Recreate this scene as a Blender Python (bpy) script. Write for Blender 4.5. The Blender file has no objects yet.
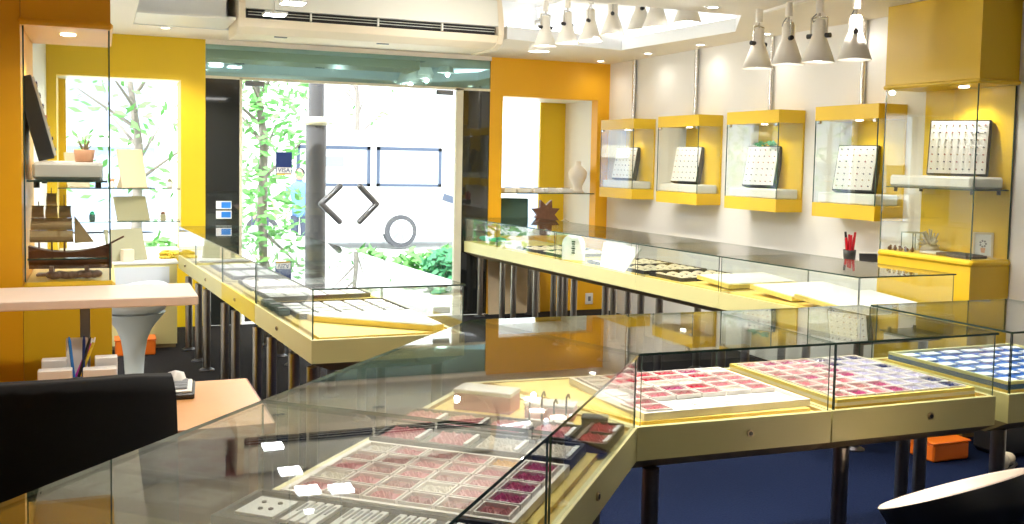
import bpy, bmesh, math, random
from mathutils import Vector, Matrix
from mathutils.geometry import tessellate_polygon
random.seed(7)
C = bpy.context.scene.collection
PI = math.pi
# ------------------------------------------------------------------ materials
MATS = {}
def mat(name, col, rough=.5, metal=0., spec=.5, noise=0., nscale=20., bump=0., emit=None, estr=0., coat=0.):
    if name in MATS: return MATS[name]
    m = bpy.data.materials.new(name); m.use_nodes = True
    nt = m.node_tree; b = nt.nodes['Principled BSDF']
    b.inputs['Base Color'].default_value = (*col, 1); b.inputs['Roughness'].default_value = rough
    b.inputs['Metallic'].default_value = metal; b.inputs['Specular IOR Level'].default_value = spec
    b.inputs['Coat Weight'].default_value = coat
    if emit: b.inputs['Emission Color'].default_value = (*emit, 1); b.inputs['Emission Strength'].default_value = estr
    if noise or bump:
        tc = nt.nodes.new('ShaderNodeTexCoord'); n = nt.nodes.new('ShaderNodeTexNoise'); n.inputs['Scale'].default_value = nscale
        n.inputs['Detail'].default_value = 5
        nt.links.new(tc.outputs['Object'], n.inputs['Vector'])
        if noise:
            r = nt.nodes.new('ShaderNodeMapRange'); r.inputs['To Min'].default_value = 1-noise; r.inputs['To Max'].default_value = 1+noise
            nt.links.new(n.outputs['Fac'], r.inputs['Value'])
            v = nt.nodes.new('ShaderNodeVectorMath'); v.operation = 'SCALE'; v.inputs[0].default_value = col
            nt.links.new(r.outputs['Result'], v.inputs['Scale']); nt.links.new(v.outputs['Vector'], b.inputs['Base Color'])
        if bump:
            bp = nt.nodes.new('ShaderNodeBump'); bp.inputs['Strength'].default_value = bump; bp.inputs['Distance'].default_value = .01
            nt.links.new(n.outputs['Fac'], bp.inputs['Height']); nt.links.new(bp.outputs['Normal'], b.inputs['Normal'])
    MATS[name] = m; return m
def glass(name, tint=(.97, .99, .98), f0=.045, rough=.0):
    """thin sheet: what it does not mirror passes straight through"""
    m = bpy.data.materials.new(name); m.use_nodes = True; nt = m.node_tree
    nt.nodes.remove(nt.nodes['Principled BSDF']); out = nt.nodes['Material Output']
    tr = nt.nodes.new('ShaderNodeBsdfTransparent'); tr.inputs['Color'].default_value = (*tint, 1)
    gl = nt.nodes.new('ShaderNodeBsdfGlossy'); gl.inputs['Roughness'].default_value = rough
    lw = nt.nodes.new('ShaderNodeLayerWeight'); lw.inputs['Blend'].default_value = .5
    p = nt.nodes.new('ShaderNodeMath'); p.operation = 'POWER'; p.inputs[1].default_value = 4.2
    ma = nt.nodes.new('ShaderNodeMath'); ma.operation = 'MULTIPLY_ADD'; ma.inputs[1].default_value = 1-f0; ma.inputs[2].default_value = f0
    mx = nt.nodes.new('ShaderNodeMixShader')
    nt.links.new(lw.outputs['Facing'], p.inputs[0]); nt.links.new(p.outputs[0], ma.inputs[0])
    nt.links.new(ma.outputs[0], mx.inputs['Fac']); nt.links.new(tr.outputs[0], mx.inputs[1]); nt.links.new(gl.outputs[0], mx.inputs[2])
    nt.links.new(mx.outputs[0], out.inputs['Surface'])
    MATS[name] = m; return m
M_YEL = mat('yellow_paint', (.75, .50, .008), .42, noise=.05, nscale=3)
M_ORA = mat('orange_paint', (.86, .44, .006), .45, noise=.05, nscale=3)
M_CABY = mat('cabinet_yellow', (.77, .50, .016), .35, noise=.04, nscale=4)
M_WHITE = mat('white_wall', (.80, .79, .77), .6, noise=.03, nscale=3)
M_CEIL = mat('ceiling_cream', (.88, .82, .74), .7, noise=.03, nscale=2)
M_CEILW = mat('recess_white', (.82, .84, .86), .7, noise=.02)
M_CARPET = mat('carpet_charcoal', (.026, .024, .025), .95, spec=.05, noise=.35, nscale=90, bump=.4)
M_CARPETB = mat('carpet_blue_lit', (.006, .011, .034), .95, spec=.05, noise=.4, nscale=90, bump=.4)  # copy of the carpet with bluish light painted into its colour
M_BASE = mat('counter_cream', (.74, .68, .31), .38, noise=.04, nscale=5)
M_BASEY = mat('counter_yellow', (.78, .60, .02), .38, noise=.04, nscale=5)
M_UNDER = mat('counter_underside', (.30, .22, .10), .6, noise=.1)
M_LINE = mat('case_lining_yellow', (.86, .66, .17), .6, noise=.04, nscale=8)
M_TAN = mat('tan_edge', (.55, .36, .10), .5, noise=.1)
M_GL = glass('clear_glass', (.97, .99, .98), .055)
M_GLD = glass('door_glass', (.96, .99, .98), .03)
M_GEDGE = mat('glass_edge_green', (.045, .085, .07), .15)
M_STEEL = mat('brushed_steel', (.62, .60, .57), .25, 1., noise=.08, nscale=30)
M_LEGS = mat('leg_steel', (.34, .31, .28), .28, 1., noise=.1, nscale=30)
M_HAND = mat('handle_steel', (.20, .20, .21), .3, .5)
M_DSTEEL = mat('dark_steel', (.10, .10, .11), .3, .8)
M_PW = mat('white_plastic', (.82, .82, .80), .35)
M_PAD = mat('white_pad', (.86, .85, .82), .7, noise=.03)
M_BLACK = mat('black_fabric', (.006, .006, .007), .9, noise=.3, nscale=60)
M_BLK = mat('black_plastic', (.02, .02, .022), .4)
M_GREYP = mat('grey_plastic', (.20, .21, .23), .45)
M_DKTRAY = mat('dark_velvet', (.035, .03, .032), .85, noise=.2, nscale=50)
M_BRTRAY = mat('brown_tray', (.085, .05, .035), .6, noise=.2, nscale=30)
M_BLUET = mat('blue_velvet', (.006, .09, .36), .8, noise=.2, nscale=50)
M_CARD = mat('white_card', (.88, .88, .88), .6)
M_SLOT = mat('vent_dark', (.015, .015, .017), .6)
M_WOOD = mat('desk_wood', (.72, .36, .13), .4, noise=.12, nscale=6)
M_WOODE = mat('desk_edge', (.33, .10, .03), .5)
M_SHELFP = mat('pale_shelf', (.86, .71, .60), .45, noise=.03)
M_BROWN = mat('carved_wood', (.15, .065, .035), .5, noise=.4, nscale=30, bump=.5)
M_SAIL = mat('sail_cloth', (.55, .43, .24), .8, noise=.15, nscale=25)
M_TINT = mat('dark_mirror_glass', (.020, .022, .020), .03, 0., spec=1.0)
M_TRANS = mat('green_mirror_glass', (.27, .43, .43), .03, 1.)
M_FRAME = mat('door_frame_cream', (.72, .68, .52), .4)
M_LAMP = mat('lamp_white', (.90, .86, .78), .35)
M_BULB = mat('lit_bulb', (1, 1, 1), .5, emit=(1, .93, .82), estr=9)
M_LED = mat('cove_light', (1, 1, 1), .5, emit=(.92, .97, 1), estr=3.5)
M_PANEL = mat('square_light', (1, 1, 1), .5, emit=(.95, .97, 1), estr=14)
M_RED = mat('gems_red', (.50, .012, .05), .15, spec=.9, noise=.5, nscale=160)
M_PINK = mat('gems_pink', (.62, .20, .24), .15, spec=.9, noise=.45, nscale=160)
M_ROSE = mat('gems_rose', (.42, .16, .17), .15, spec=.9, noise=.45, nscale=160)
M_MAG = mat('gems_magenta', (.40, .05, .16), .15, spec=.9, noise=.5, nscale=160)
M_NAVY = mat('gems_navy', (.012, .02, .12), .15, spec=.9, noise=.5, nscale=160)
M_LILAC = mat('gems_lilac', (.50, .45, .62), .2, spec=.9, noise=.4, nscale=160)
M_CLEARG = mat('gems_clear', (.72, .66, .58), .2, spec=.9, noise=.3, nscale=160)
M_AMBER = mat('gems_amber', (.80, .42, .10), .2, spec=.9, noise=.3, nscale=160)
M_BOXW = mat('gem_box_white', (.86, .80, .76), .4)
M_LEAF = mat('leaf_green', (.13, .38, .09), .6, noise=.5, nscale=8)
M_LEAF2 = mat('leaf_dark', (.05, .25, .11), .6, noise=.5, nscale=8)
M_BARK = mat('bark', (.22, .19, .17), .9, noise=.3, nscale=15)
M_POLE = mat('pole_grey', (.13, .125, .14), .6, noise=.2)
M_PAVE = mat('pavement', (.75, .75, .74), .9, noise=.05)
M_CAR = mat('white_car_paint', (.86, .87, .88), .3)
M_CARGL = mat('car_window', (.75, .80, .85), .08, spec=.8)
M_CARTR = mat('car_trim', (.05, .07, .12), .4)
M_TYRE = mat('tyre', (.06, .06, .07), .8)
M_RIM = mat('wheel_rim', (.60, .62, .66), .3, .6)
M_VISAB = mat('card_sign_blue', (.008, .035, .18), .4)
M_YSTR = mat('card_sign_gold', (.80, .45, .03), .5)
M_ORB = mat('orange_plastic', (.85, .17, .01), .4)
M_BLUEP = mat('blue_plastic', (.02, .22, .72), .35)
M_REDP = mat('red_plastic', (.65, .01, .03), .35)
M_MAGP = mat('magenta_plastic', (.60, .05, .45), .35)
M_GOLD = mat('gold_yellow', (.80, .58, .04), .35)
M_GREENC = mat('green_cloth', (.03, .40, .22), .8)
M_CREAMB = mat('cream_board', (.74, .64, .46), .7)
M_KHAKI = mat('khaki_board', (.33, .32, .20), .8)
M_DGREEN = mat('dark_green_board', (.05, .11, .09), .8)
M_CARDBD = mat('cardboard', (.88, .68, .42), .8, noise=.08)
M_BLDG = mat('blue_grey_wall', (.30, .36, .50), .8)
M_TERRA = mat('terracotta', (.75, .40, .24), .7)
M_CORAL = mat('shell_grey', (.42, .36, .26), .7, noise=.4, nscale=40)
M_SKIN = mat('skin', (.45, .27, .19), .6)
M_SHIRT = mat('white_shirt', (.80, .82, .86), .8)
M_SHIRTB = mat('blue_shirt', (.12, .25, .55), .8)
M_TROU = mat('dark_trousers', (.05, .06, .10), .8)
M_HAIR = mat('black_hair', (.012, .01, .01), .6)
M_STOOLD = mat('black_shell', (.012, .014, .02), .3)
M_STOOLG = mat('grey_stool_shell', (.62, .66, .66), .35)
M_ACU = mat('air_conditioner_white', (.80, .80, .74), .4)
M_ACB = mat('air_conditioner_cream', (.80, .70, .54), .5)
M_PINKB = mat('pink_box', (.72, .30, .36), .5)
M_BRASS = mat('brass', (.5, .4, .25), .35, .9)
# ------------------------------------------------------------------ mesh builder
class MB:
    def __init__(s): s.v = []; s.f = []; s.m = []; s.mats = []; s.sm = []
    def mi(s, m):
        if m not in s.mats: s.mats.append(m)
        return s.mats.index(m)
    def add(s, vs, fs, m, smooth=False):
        o = len(s.v); s.v += [tuple(x) for x in vs]; k = s.mi(m)
        for f in fs: s.f.append([o+i for i in f]); s.m.append(k); s.sm.append(smooth)
    def box(s, c, d, m, rz=0, rx=0, ry=0, sidem=None, bev=0):
        R = Matrix.Rotation(rz, 3, 'Z') @ Matrix.Rotation(ry, 3, 'Y') @ Matrix.Rotation(rx, 3, 'X')
        hx, hy, hz = [q/2 for q in d]
        if bev:
            b = min(bev, .45*min(d))
            vs = []
            for z, i in ((-hz, b), (-hz+b, 0), (hz-b, 0), (hz, b)):
                for x, y in ((-hx, -hy+b), (-hx+b, -hy), (hx-b, -hy), (hx, -hy+b), (hx, hy-b), (hx-b, hy), (-hx+b, hy), (-hx, hy-b)):
                    vs.append((max(-hx+i, min(hx-i, x)), max(-hy+i, min(hy-i, y)), z))
            fs = [list(range(7, -1, -1)), list(range(24, 32))]
            for k in range(3):
                for j in range(8): fs.append([k*8+j, k*8+(j+1) % 8, (k+1)*8+(j+1) % 8, (k+1)*8+j])
            s.add([Vector(c)+R@Vector(q) for q in vs], fs, m); return
        vs = [Vector(c)+R@Vector((sx*hx, sy*hy, sz*hz)) for sz in (-1, 1) for sx, sy in ((-1, -1), (1, -1), (1, 1), (-1, 1))]
        s.add(vs, [[3, 2, 1, 0], [4, 5, 6, 7]], m)
        s.add(vs, [[0, 1, 5, 4], [1, 2, 6, 5], [2, 3, 7, 6], [3, 0, 4, 7]], sidem or m)
    def prism(s, poly, z0, z1, m, sidem=None, top=None):
        """poly: list of (x,y); top: optional other polygon for z1"""
        n = len(poly); t = top or poly
        vs = [(x, y, z0) for x, y in poly]+[(x, y, z1) for x, y in t]
        s.add(vs, [list(range(n-1, -1, -1)), list(range(n, 2*n))], m)
        s.add(vs, [[i, (i+1) % n, n+(i+1) % n, n+i] for i in range(n)], sidem or m)
    def cyl(s, p0, p1, r, m, r1=None, n=14, caps=True, smooth=True):
        p0, p1 = Vector(p0), Vector(p1); d = (p1-p0).normalized(); r1 = r if r1 is None else r1
        a = d.orthogonal().normalized(); b = d.cross(a)
        vs = []
        for p, rr in ((p0, r), (p1, r1)):
            for i in range(n):
                t = 2*PI*i/n; vs.append(p+a*math.cos(t)*rr+b*math.sin(t)*rr)
        s.add(vs, [[i, (i+1) % n, n+(i+1) % n, n+i] for i in range(n)], m, smooth)
        if caps: s.add(vs, [list(range(n-1, -1, -1)), list(range(n, 2*n))], m)
    def lathe(s, prof, c, m, n=24, ax=None, sx=1, sy=1):
        """prof: list of (r,z); ax: 3x3 matrix"""
        ax = ax or Matrix.Identity(3); vs = []
        for r, z in prof:
            for i in range(n):
                t = 2*PI*i/n; vs.append(Vector(c)+ax@Vector((r*math.cos(t)*sx, r*math.sin(t)*sy, z)))
        fs = []
        for k in range(len(prof)-1):
            for i in range(n): fs.append([k*n+i, k*n+(i+1) % n, (k+1)*n+(i+1) % n, (k+1)*n+i])
        s.add(vs, fs, m, True)
    def tube(s, pts, r, m, n=8):
        for a, b in zip(pts[:-1], pts[1:]): s.cyl(a, b, r, m, n=n)
    def ball(s, c, r, m, n=10, sc=(1, 1, 1)):
        prof = [(max(1e-4, r*math.sin(PI*i/n)), -r*math.cos(PI*i/n)) for i in range(n+1)]
        s.lathe(prof, c, m, n=n+4, ax=Matrix.Diagonal(sc))
    def quad(s, a, b, c, d, m): s.add([a, b, c, d], [[0, 1, 2, 3]], m)
    def build(s, name, parent=None, loc=None, off=None):
        me = bpy.data.meshes.new(name)
        vs = [Vector(q)-Vector(off) for q in s.v] if off is not None else s.v
        me.from_pydata([tuple(q) for q in vs], [], s.f)
        for m in s.mats: me.materials.append(m)
        me.polygons.foreach_set('material_index', s.m); me.polygons.foreach_set('use_smooth', s.sm); me.update()
        o = bpy.data.objects.new(name, me); C.objects.link(o)
        if parent: o.parent = parent
        if loc is not None: o.location = loc
        return o
def tag(o, label, cat, group=None, kind=None):
    o['label'] = label; o['category'] = cat
    if group: o['group'] = group
    if kind: o['kind'] = kind
    return o
def thing(name, label, cat, loc=(0, 0, 0), rz=0, group=None):
    o = bpy.data.objects.new(name, None); o.empty_display_size = .05; C.objects.link(o)
    o.location = loc; o.rotation_euler = (0, 0, rz); return tag(o, label, cat, group)
def struct(name, mb, parent=None):
    o = mb.build(name, parent)
    if not parent: o['kind'] = 'structure'
    return o
def dup(root, loc, rz=None, label=None, group=None):
    r = root.copy(); C.objects.link(r); r.location = loc
    if rz is not None: r.rotation_euler = (0, 0, rz)
    if label: r['label'] = label
    if group: r['group'] = group
    for ch in list(root.children):
        c = ch.copy(); C.objects.link(c); c.parent = r
        for g in list(ch.children):
            d = g.copy(); C.objects.link(d); d.parent = c
    return r
def solo(mb, name, label, cat, loc=(0, 0, 0), rz=0, group=None):
    o = mb.build(name); o.location = loc; o.rotation_euler = (0, 0, rz); return tag(o, label, cat, group)
def inset(poly, d):
    """offset a ccw polygon inwards by d (number, or one per edge)"""
    n = len(poly); ds = d if isinstance(d, (list, tuple)) else [d]*n; out = []
    for i in range(n):
        p0, p1, p2 = Vector(poly[i-1]), Vector(poly[i]), Vector(poly[(i+1) % n])
        e0, e1 = (p1-p0).normalized(), (p2-p1).normalized()
        n0, n1 = Vector((-e0.y, e0.x)), Vector((-e1.y, e1.x))
        a, b = p1+n0*ds[i-1], p1+n1*ds[i]
        den = e0.x*e1.y-e0.y*e1.x
        if abs(den) < 1e-6: out.append(tuple(b)); continue
        t = ((b.x-a.x)*e1.y-(b.y-a.y)*e1.x)/den
        out.append(tuple(a+e0*t))
    return out
ZC = 2.64
# ------------------------------------------------------------------ room shell
f = MB(); f.prism([(-1.6, 6.1), (5.05, 6.1), (5.05, 9.6), (-1.6, 9.6)], -.1, 0, M_CARPET); struct('floor', f)
f = MB(); f.prism([(-1.6, -1.6), (5.05, -1.6), (5.05, 6.1), (-1.6, 6.1)], -.1, 0, M_CARPETB); struct('floor_front', f)  # same carpet continued, coloured as if under blue light
# ceiling with its recess
hole = [(.245, 5.95), (4.15, 5.95), (4.62, 6.7), (4.5, 8.35), (3.25, 8.1), (3.25, 8.80), (.245, 8.80)]
outer = [(-1.6, -1.6), (5.15, -1.6), (5.15, 9.7), (-1.6, 9.7)]
c = MB()
allp = outer+hole
tri = tessellate_polygon([[Vector((x, y, 0)) for x, y in outer], [Vector((x, y, 0)) for x, y in hole]])
for z, fl in ((ZC, 0), (ZC+.04, 0)):
    c.add([(x, y, z) for x, y in allp], [list(t) for t in tri], M_CEIL)
struct('ceiling', c)
up = [(.245, 5.95), (4.15, 5.95), (4.86, 6.7), (4.74, 8.5), (3.25, 8.3), (3.25, 8.80), (.245, 8.80)]
t = MB(); n = len(hole)
vs = [(x, y, ZC) for x, y in hole]+[(x, y, ZC+.11) for x, y in hole]+[(x, y, ZC+.11) for x, y in up]+[(x, y, 3.0) for x, y in up]
fs = []
for k in range(3): fs += [[k*n+i, k*n+(i+1) % n, (k+1)*n+(i+1) % n, (k+1)*n+i] for i in range(n)]
t.add(vs, fs, M_CEILW); struct('trim_1', t)
t = MB(); t.prism(up, 3.0, 3.05, M_CEIL); struct('ceiling_recess', t)
# right wall, left wall, rear wall
w = MB(); w.prism([(5.05, -1.6), (5.2, -1.6), (5.2, 9.75), (5.05, 9.75)], 0, ZC, M_WHITE); struct('wall_right', w)
w = MB(); w.prism([(-.6, 5.3), (-.44, 5.3), (-.44, 9.6), (-.6, 9.6)], 0, ZC, M_WHITE); struct('wall_left', w)
w = MB(); w.prism([(-1.6, 4.5), (-.30, 4.5), (-.30, 5.3), (-1.6, 5.3)], 0, ZC, M_ORA); struct('wall_pillar_left', w)
w = MB(); w.prism([(-1.7, -1.6), (-1.6, -1.6), (-1.6, 5.3), (-1.7, 5.3)], 0, ZC, M_ORA); struct('wall_left_front', w)
w = MB(); w.prism([(-1.7, -1.75), (5.2, -1.75), (5.2, -1.6), (-1.7, -1.6)], 0, ZC, M_WHITE); struct('wall_rear', w)
# back wall: openings for the two window niches and the shopfront
w = MB()
def slab(m, x0, x1, z0, z1, y0=9.6, y1=9.74, mt=M_YEL): m.box(((x0+x1)/2, (y0+y1)/2, (z0+z1)/2), (x1-x0, y1-y0, z1-z0), mt)
slab(w, -.6, -.36, 0, ZC); slab(w, .67, .885, 0, ZC); slab(w, -.36, .67, 2.26, ZC); slab(w, -.36, .67, 0, .70)
struct('wall_back_left', w)
w = MB()
slab(w, 3.68, 3.82, 0, ZC, mt=M_ORA); slab(w, 4.91, 5.05, 0, ZC, mt=M_ORA); slab(w, 3.82, 4.91, 2.25, ZC, mt=M_ORA); slab(w, 3.82, 4.91, 0, .80, mt=M_ORA)
struct('wall_back_right', w)
t = MB(); t.prism([(.885, 9.58), (3.68, 9.58), (3.68, 9.74), (.885, 9.74)], 2.60, ZC, M_CEIL); struct('trim_2', t)
def niche(name, x0, x1, z0, z1, y1, glass0, glass1, lside, rside, backm):
    r = MB(); y0 = 9.74; th = .03
    r.box(((x0+x1)/2, (y0+y1)/2, z0-th/2), (x1-x0, y1-y0, th), M_WHITE); r.box(((x0+x1)/2, (y0+y1)/2, z1+th/2), (x1-x0, y1-y0, th), M_PW)
    r.box((x0-th/2, (y0+y1)/2, (z0+z1)/2), (th, y1-y0, z1-z0+2*th), lside); r.box((x1+th/2, (y0+y1)/2, (z0+z1)/2), (th, y1-y0, z1-z0+2*th), rside)
    if glass0 > x0: r.box(((x0+glass0)/2, y1+.02, (z0+z1)/2), (glass0-x0, .04, z1-z0), backm)
    if glass1 < x1: r.box(((x1+glass1)/2, y1+.02, (z0+z1)/2), (x1-glass1, .04, z1-z0), backm)
    o = r.build(name); o['kind'] = 'structure'
    g = MB(); g.box(((glass0+glass1)/2, y1+.02, (z0+z1)/2), (glass1-glass0, .008, z1-z0), M_GLD); g.build('pane', o)
    return o
niche('window_1', -.36, .67, .70, 2.26, 10.1, -.30, .67, M_YEL, M_YEL, M_YEL)
niche('window_2', 3.82, 4.91, .80, 2.25, 10.40, 3.84, 4.60, M_ORA, M_WHITE, M_YEL)
# shopfront: side panels, transom, frame, doors
def pane_struct(name, x0, x1, z0, z1, m, y=9.62, th=.012):
    b = MB(); b.box(((x0+x1)/2, y, (z0+z1)/2), (x1-x0, th, z1-z0), m); return struct(name, b)
pane_struct('window_3', .885, 1.19, 0, 2.31, M_TINT); pane_struct('window_4', 3.39, 3.68, 0, 2.31, M_TINT)
pane_struct('window_5', .885, 3.68, 2.315, 2.60, M_TRANS)
b = MB()
for x0, x1, z0, z1 in ((1.19, 1.215, 0, 2.31), (3.315, 3.39, 0, 2.31), (.885, 3.68, 2.29, 2.315)):
    b.box(((x0+x1)/2, 9.63, (z0+z1)/2), (x1-x0, .05, z1-z0), M_FRAME)
struct('trim_3', b)
def door(name, x0, x1, hinge, apex, ends):
    b = MB(); b.box(((x0+x1)/2, 9.63, 1.145), (x1-x0, .012, 2.27), M_GLD); o = struct(name, b)
    p = MB(); p.box((hinge, 9.63, 2.26), (.18, .035, .05), M_GREYP, bev=.006); p.build('top_fitting', o)
    p = MB(); p.box((hinge, 9.63, .05), (.18, .035, .07), M_STEEL, bev=.006); p.build('bottom_fitting', o)
    h = MB(); a = [(ends, 9.56, 1.31), (apex, 9.56, 1.14), (ends, 9.56, .97)]
    h.tube(a, .030, M_HAND, 12); h.ball(a[1], .0305, M_HAND)
    h2 = [(ends-.075*(1 if apex < ends else -1), 9.56, 1.31), (apex-.075*(1 if apex < ends else -1), 9.56, 1.14)]
    for q in (a[0], a[2]): h.ball(q, .0305, M_HAND); h.cyl((q[0], 9.56, q[2]), (q[0], 9.63, q[2]), .010, M_HAND)
    h.build('door_handle', o)
door('door_1', 1.22, 2.24, 1.33, 1.95, 2.125); door('door_2', 2.25, 3.31, 3.20, 2.49, 2.325)
# ------------------------------------------------------------------ outside
g = MB(); g.prism([(-14, 9.74), (26, 9.74), (26, 34), (-14, 34)], -.16, -.04, M_PAVE); struct('pavement', g)
p = thing('porch_column', 'dark grey round column with a pale collar just outside the glass doors', 'column', (2.05, 10.35, 0))
b = MB(); b.cyl((0, 0, 0), (0, 0, 1.95), .105, M_POLE, n=24); b.cyl((0, 0, 1.95), (0, 0, 2.9), .08, M_POLE, n=24); b.build('shaft', p)
b = MB(); b.lathe([(.08, 1.90), (.125, 1.92), (.125, 1.97), (.08, 2.0)], (0, 0, 0), M_FRAME); b.build('collar', p)
def tree(loc, h, r, label, hang=0, nleaf=500, m=M_LEAF, tr=.07, group=None):
    t = thing('tree', label, 'tree', loc, 0, group)
    b = MB(); b.cyl((0, 0, 0), (.05, .02, h*.6), tr, M_BARK, tr*.7); b.cyl((.05, .02, h*.6), (-.1, .1, h), tr*.7, M_BARK, tr*.3)
    for k in range(6):
        a = k*1.05; b.cyl((.03, .01, h*(.45+.07*k)), (math.cos(a)*r*.8, math.sin(a)*r*.8, h*(.6+.07*k)), tr*.35, M_BARK, tr*.12, n=8)
    b.build('trunk', t)
    b = MB()
    for k in range(nleaf):
        u = random.random()**.5; a = random.random()*2*PI; z = random.uniform(h*.45-hang, h*1.1)
        q = Vector((math.cos(a)*r*u, math.sin(a)*r*u, z)); d = Vector((random.gauss(0, 1), random.gauss(0, 1), random.gauss(0, .6))).normalized()
        e = d.orthogonal().normalized(); L = random.uniform(.05, .10); W = L*.45
        b.add([q-d*L, q+e*W, q+d*L, q-e*W], [[0, 1, 2, 3]], m)
    b.build('foliage', t)
tree((1.75, 12.2, -.04), 3.0, .62, 'leafy green tree outside the left door, behind the blue card sign', .9, 800)
tree((.35, 12.4, -.04), 2.9, .75, 'slender leafy tree outside the left shelf window', .2, 220)
tree((4.9, 20.6, -.04), 4.6, 1.0, 'pale tree rising far behind the white van', 0, 80)
tree((-2.3, 14.2, -.04), 3.2, .9, 'tree seen at the left edge of the left window', .3, 240)
def shrub(loc, r, h, label, m, n=260, group=None):
    t = thing('shrub', label, 'shrub', loc, 0, group)
    b = MB()
    for k in range(7):
        a = k*.9; b.cyl((0, 0, 0), (math.cos(a)*r*.6, math.sin(a)*r*.6, h*.8), .012, M_BARK, .005, n=6)
    b.build('stem', t); b = MB()
    for k in range(n):
        a = random.random()*2*PI; u = random.random()**.5; z = random.uniform(.05, h)*(1-.3*u)
        q = Vector((math.cos(a)*r*u, math.sin(a)*r*u, z)); d = Vector((random.gauss(0, 1), random.gauss(0, 1), random.gauss(0, .7))).normalized()
        e = d.orthogonal().normalized(); L = random.uniform(.06, .11)
        b.add([q-d*L, q+e*L*.45, q+d*L, q-e*L*.45], [[0, 1, 2, 3]], m)
    b.build('foliage', t); return t
for i, (x, y, r, h, m, lb) in enumerate(((2.60, 11.6, .22, .58, M_LEAF, 'light green shrub beside the porch column'), (3.08, 12.3, .24, .55, M_LEAF, 'shrub in front of the van wheel, second from the column'),
        (3.60, 12.1, .23, .52, M_LEAF, 'shrub at the middle of the hedge row, right of the wheel'), (3.86, 11.55, .25, .60, M_LEAF2, 'dark green bushy shrub beside the right door frame'),
        (4.12, 12.3, .25, .55, M_LEAF, 'light shrub half behind the cream door frame'), (1.15, 11.6, .25, .55, M_LEAF, 'shrub at the foot of the leafy tree outside the left door'),
        (.62, 12.0, .28, .75, M_LEAF, 'shrub outside below the left shelf window'))):
    shrub((x, y, -.04), r, h, lb, m, group=None)
v = thing('van', 'white van with dark-outlined side windows parked across the street', 'van', (4.4, 17.2, -.04))
b = MB()
prof = [(-2.6, .28), (-2.6, 1.9), (-2.45, 2.08), (1.35, 2.1), (1.75, 1.95), (2.15, 1.22), (2.75, 1.02), (2.85, .7), (2.85, .28)]
n = len(prof); vs = [(x, -.0, z) for x, z in prof]+[(x, 1.75, z) for x, z in prof]
b.add(vs, [list(range(n)), list(range(2*n-1, n-1, -1))]+[[(i+1) % n, i, n+i, n+(i+1) % n] for i in range(n)], M_CAR); b.build('body', v)
for x0, x1 in ((-1.33, -.04), (.07, 1.27)):
    b = MB()
    for a, bb, c0, d0 in ((x0, x1, 1.76, 1.82), (x0, x1, 1.12, 1.17), (x0, x0+.06, 1.12, 1.82), (x1-.06, x1, 1.12, 1.82)):
        b.box(((a+bb)/2, -.012, (c0+d0)/2), (bb-a, .03, d0-c0), M_CARTR)
    o = b.build('window_frame', v); b = MB(); b.box(((x0+x1)/2, -.004, 1.47), (x1-x0-.1, .012, .6), M_CARGL); b.build('pane', o)
b = MB(); b.box((-.72, -.02, 1.55), (.42, .03, .17), M_GREYP); b.build('notice', v)
for x in (.52, -1.9):
    b = MB(); b.cyl((x, -.06, .33), (x, .16, .33), .29, M_TYRE, n=28); o = b.build('wheel', v)
    b = MB(); b.cyl((x, -.075, .33), (x, -.05, .33), .21, M_RIM, n=24)
    for k in range(5):
        a = k*2*PI/5; b.box((x+math.cos(a)*.12, -.08, .33+math.sin(a)*.12), (.14, .02, .05), M_GREYP, ry=-a)
    b.build('rim', o)
b = MB(); b.box((1.45, -.02, .9), (.3, .03, .13), M_CARTR, ry=.3); b.build('side_mirror', v)
b = MB(); b.box((2.0, -.015, 1.0), (.38, .02, .2), M_CARGL); b.build('headlight', v)
o = MB(); o.prism([(-9, 21.5), (1.0, 21.5), (1.0, 24), (-9, 24)], 0, 3.1, M_BLDG); o.prism([(-9, 21.4), (1.0, 21.4), (1.0, 21.5), (-9, 21.5)], 1.7, 2.0, M_PW)
solo(o, 'building', 'long blue-grey building seen through the left shelf window', 'building')
bd = thing('building', 'blue-grey gabled house seen through the right shelf window', 'building', (10.0, 21.6, -.04))
b = MB(); b.add([(-2, 0, 0), (2.6, 0, 0), (2.6, 0, 1.3), (-.6, 0, 2.35), (-2, 0, 2.35), (-2, 4, 0), (2.6, 4, 0), (2.6, 4, 1.3), (-.6, 4, 2.35), (-2, 4, 2.35)],
      [[0, 1, 2, 3, 4], [9, 8, 7, 6, 5], [1, 6, 7, 2], [2, 7, 8, 3], [3, 8, 9, 4], [4, 9, 5, 0]], M_BLDG); b.build('wall', bd)
b = MB(); b.box((.3, -.02, .75), (4.2, .05, .06), M_PW); b.build('ledge', bd)
def person(loc, rz, label, shirt, h=1.66):
    t = thing('person', label, 'person', loc, rz)
    b = MB()
    b.lathe([(.001, .80), (.13, .80), (.15, .95), (.14, 1.05), (.17, 1.22), (.185, 1.34), (.12, 1.42), (.055, 1.45), (.052, 1.49)], (0, 0, 0), shirt, n=16, sy=.62)
    b.ball((0, -.01, 1.57), .098, M_SKIN, sc=(.82, .95, 1.15)); b.ball((0, -.105, 1.555), .016, M_SKIN, n=6)
    for s in (-1, 1):
        b.cyl((s*.09, 0, .06), (s*.085, 0, .82), .05, M_TROU, .085); b.box((s*.09, -.04, .03), (.09, .25, .07), M_BLK, bev=.02)
        b.cyl((s*.20, 0, 1.35), (s*.24, -.02, 1.08), .048, shirt, .040); b.cyl((s*.24, -.02, 1.08), (s*.22, -.12, .86), .036, M_SKIN, .027); b.ball((s*.22, -.135, .81), .042, M_SKIN, n=7, sc=(.6, .8, 1.2))
    b.build('body', t)
    b = MB(); b.lathe([(.088, -.01), (.095, .04), (.075, .09), (.04, .115), (.001, .12)], (0, .012, 1.57), M_HAIR, n=14); b.build('hair', t)
    sc = h/1.69; t.scale = (sc,)*3; return t
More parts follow.
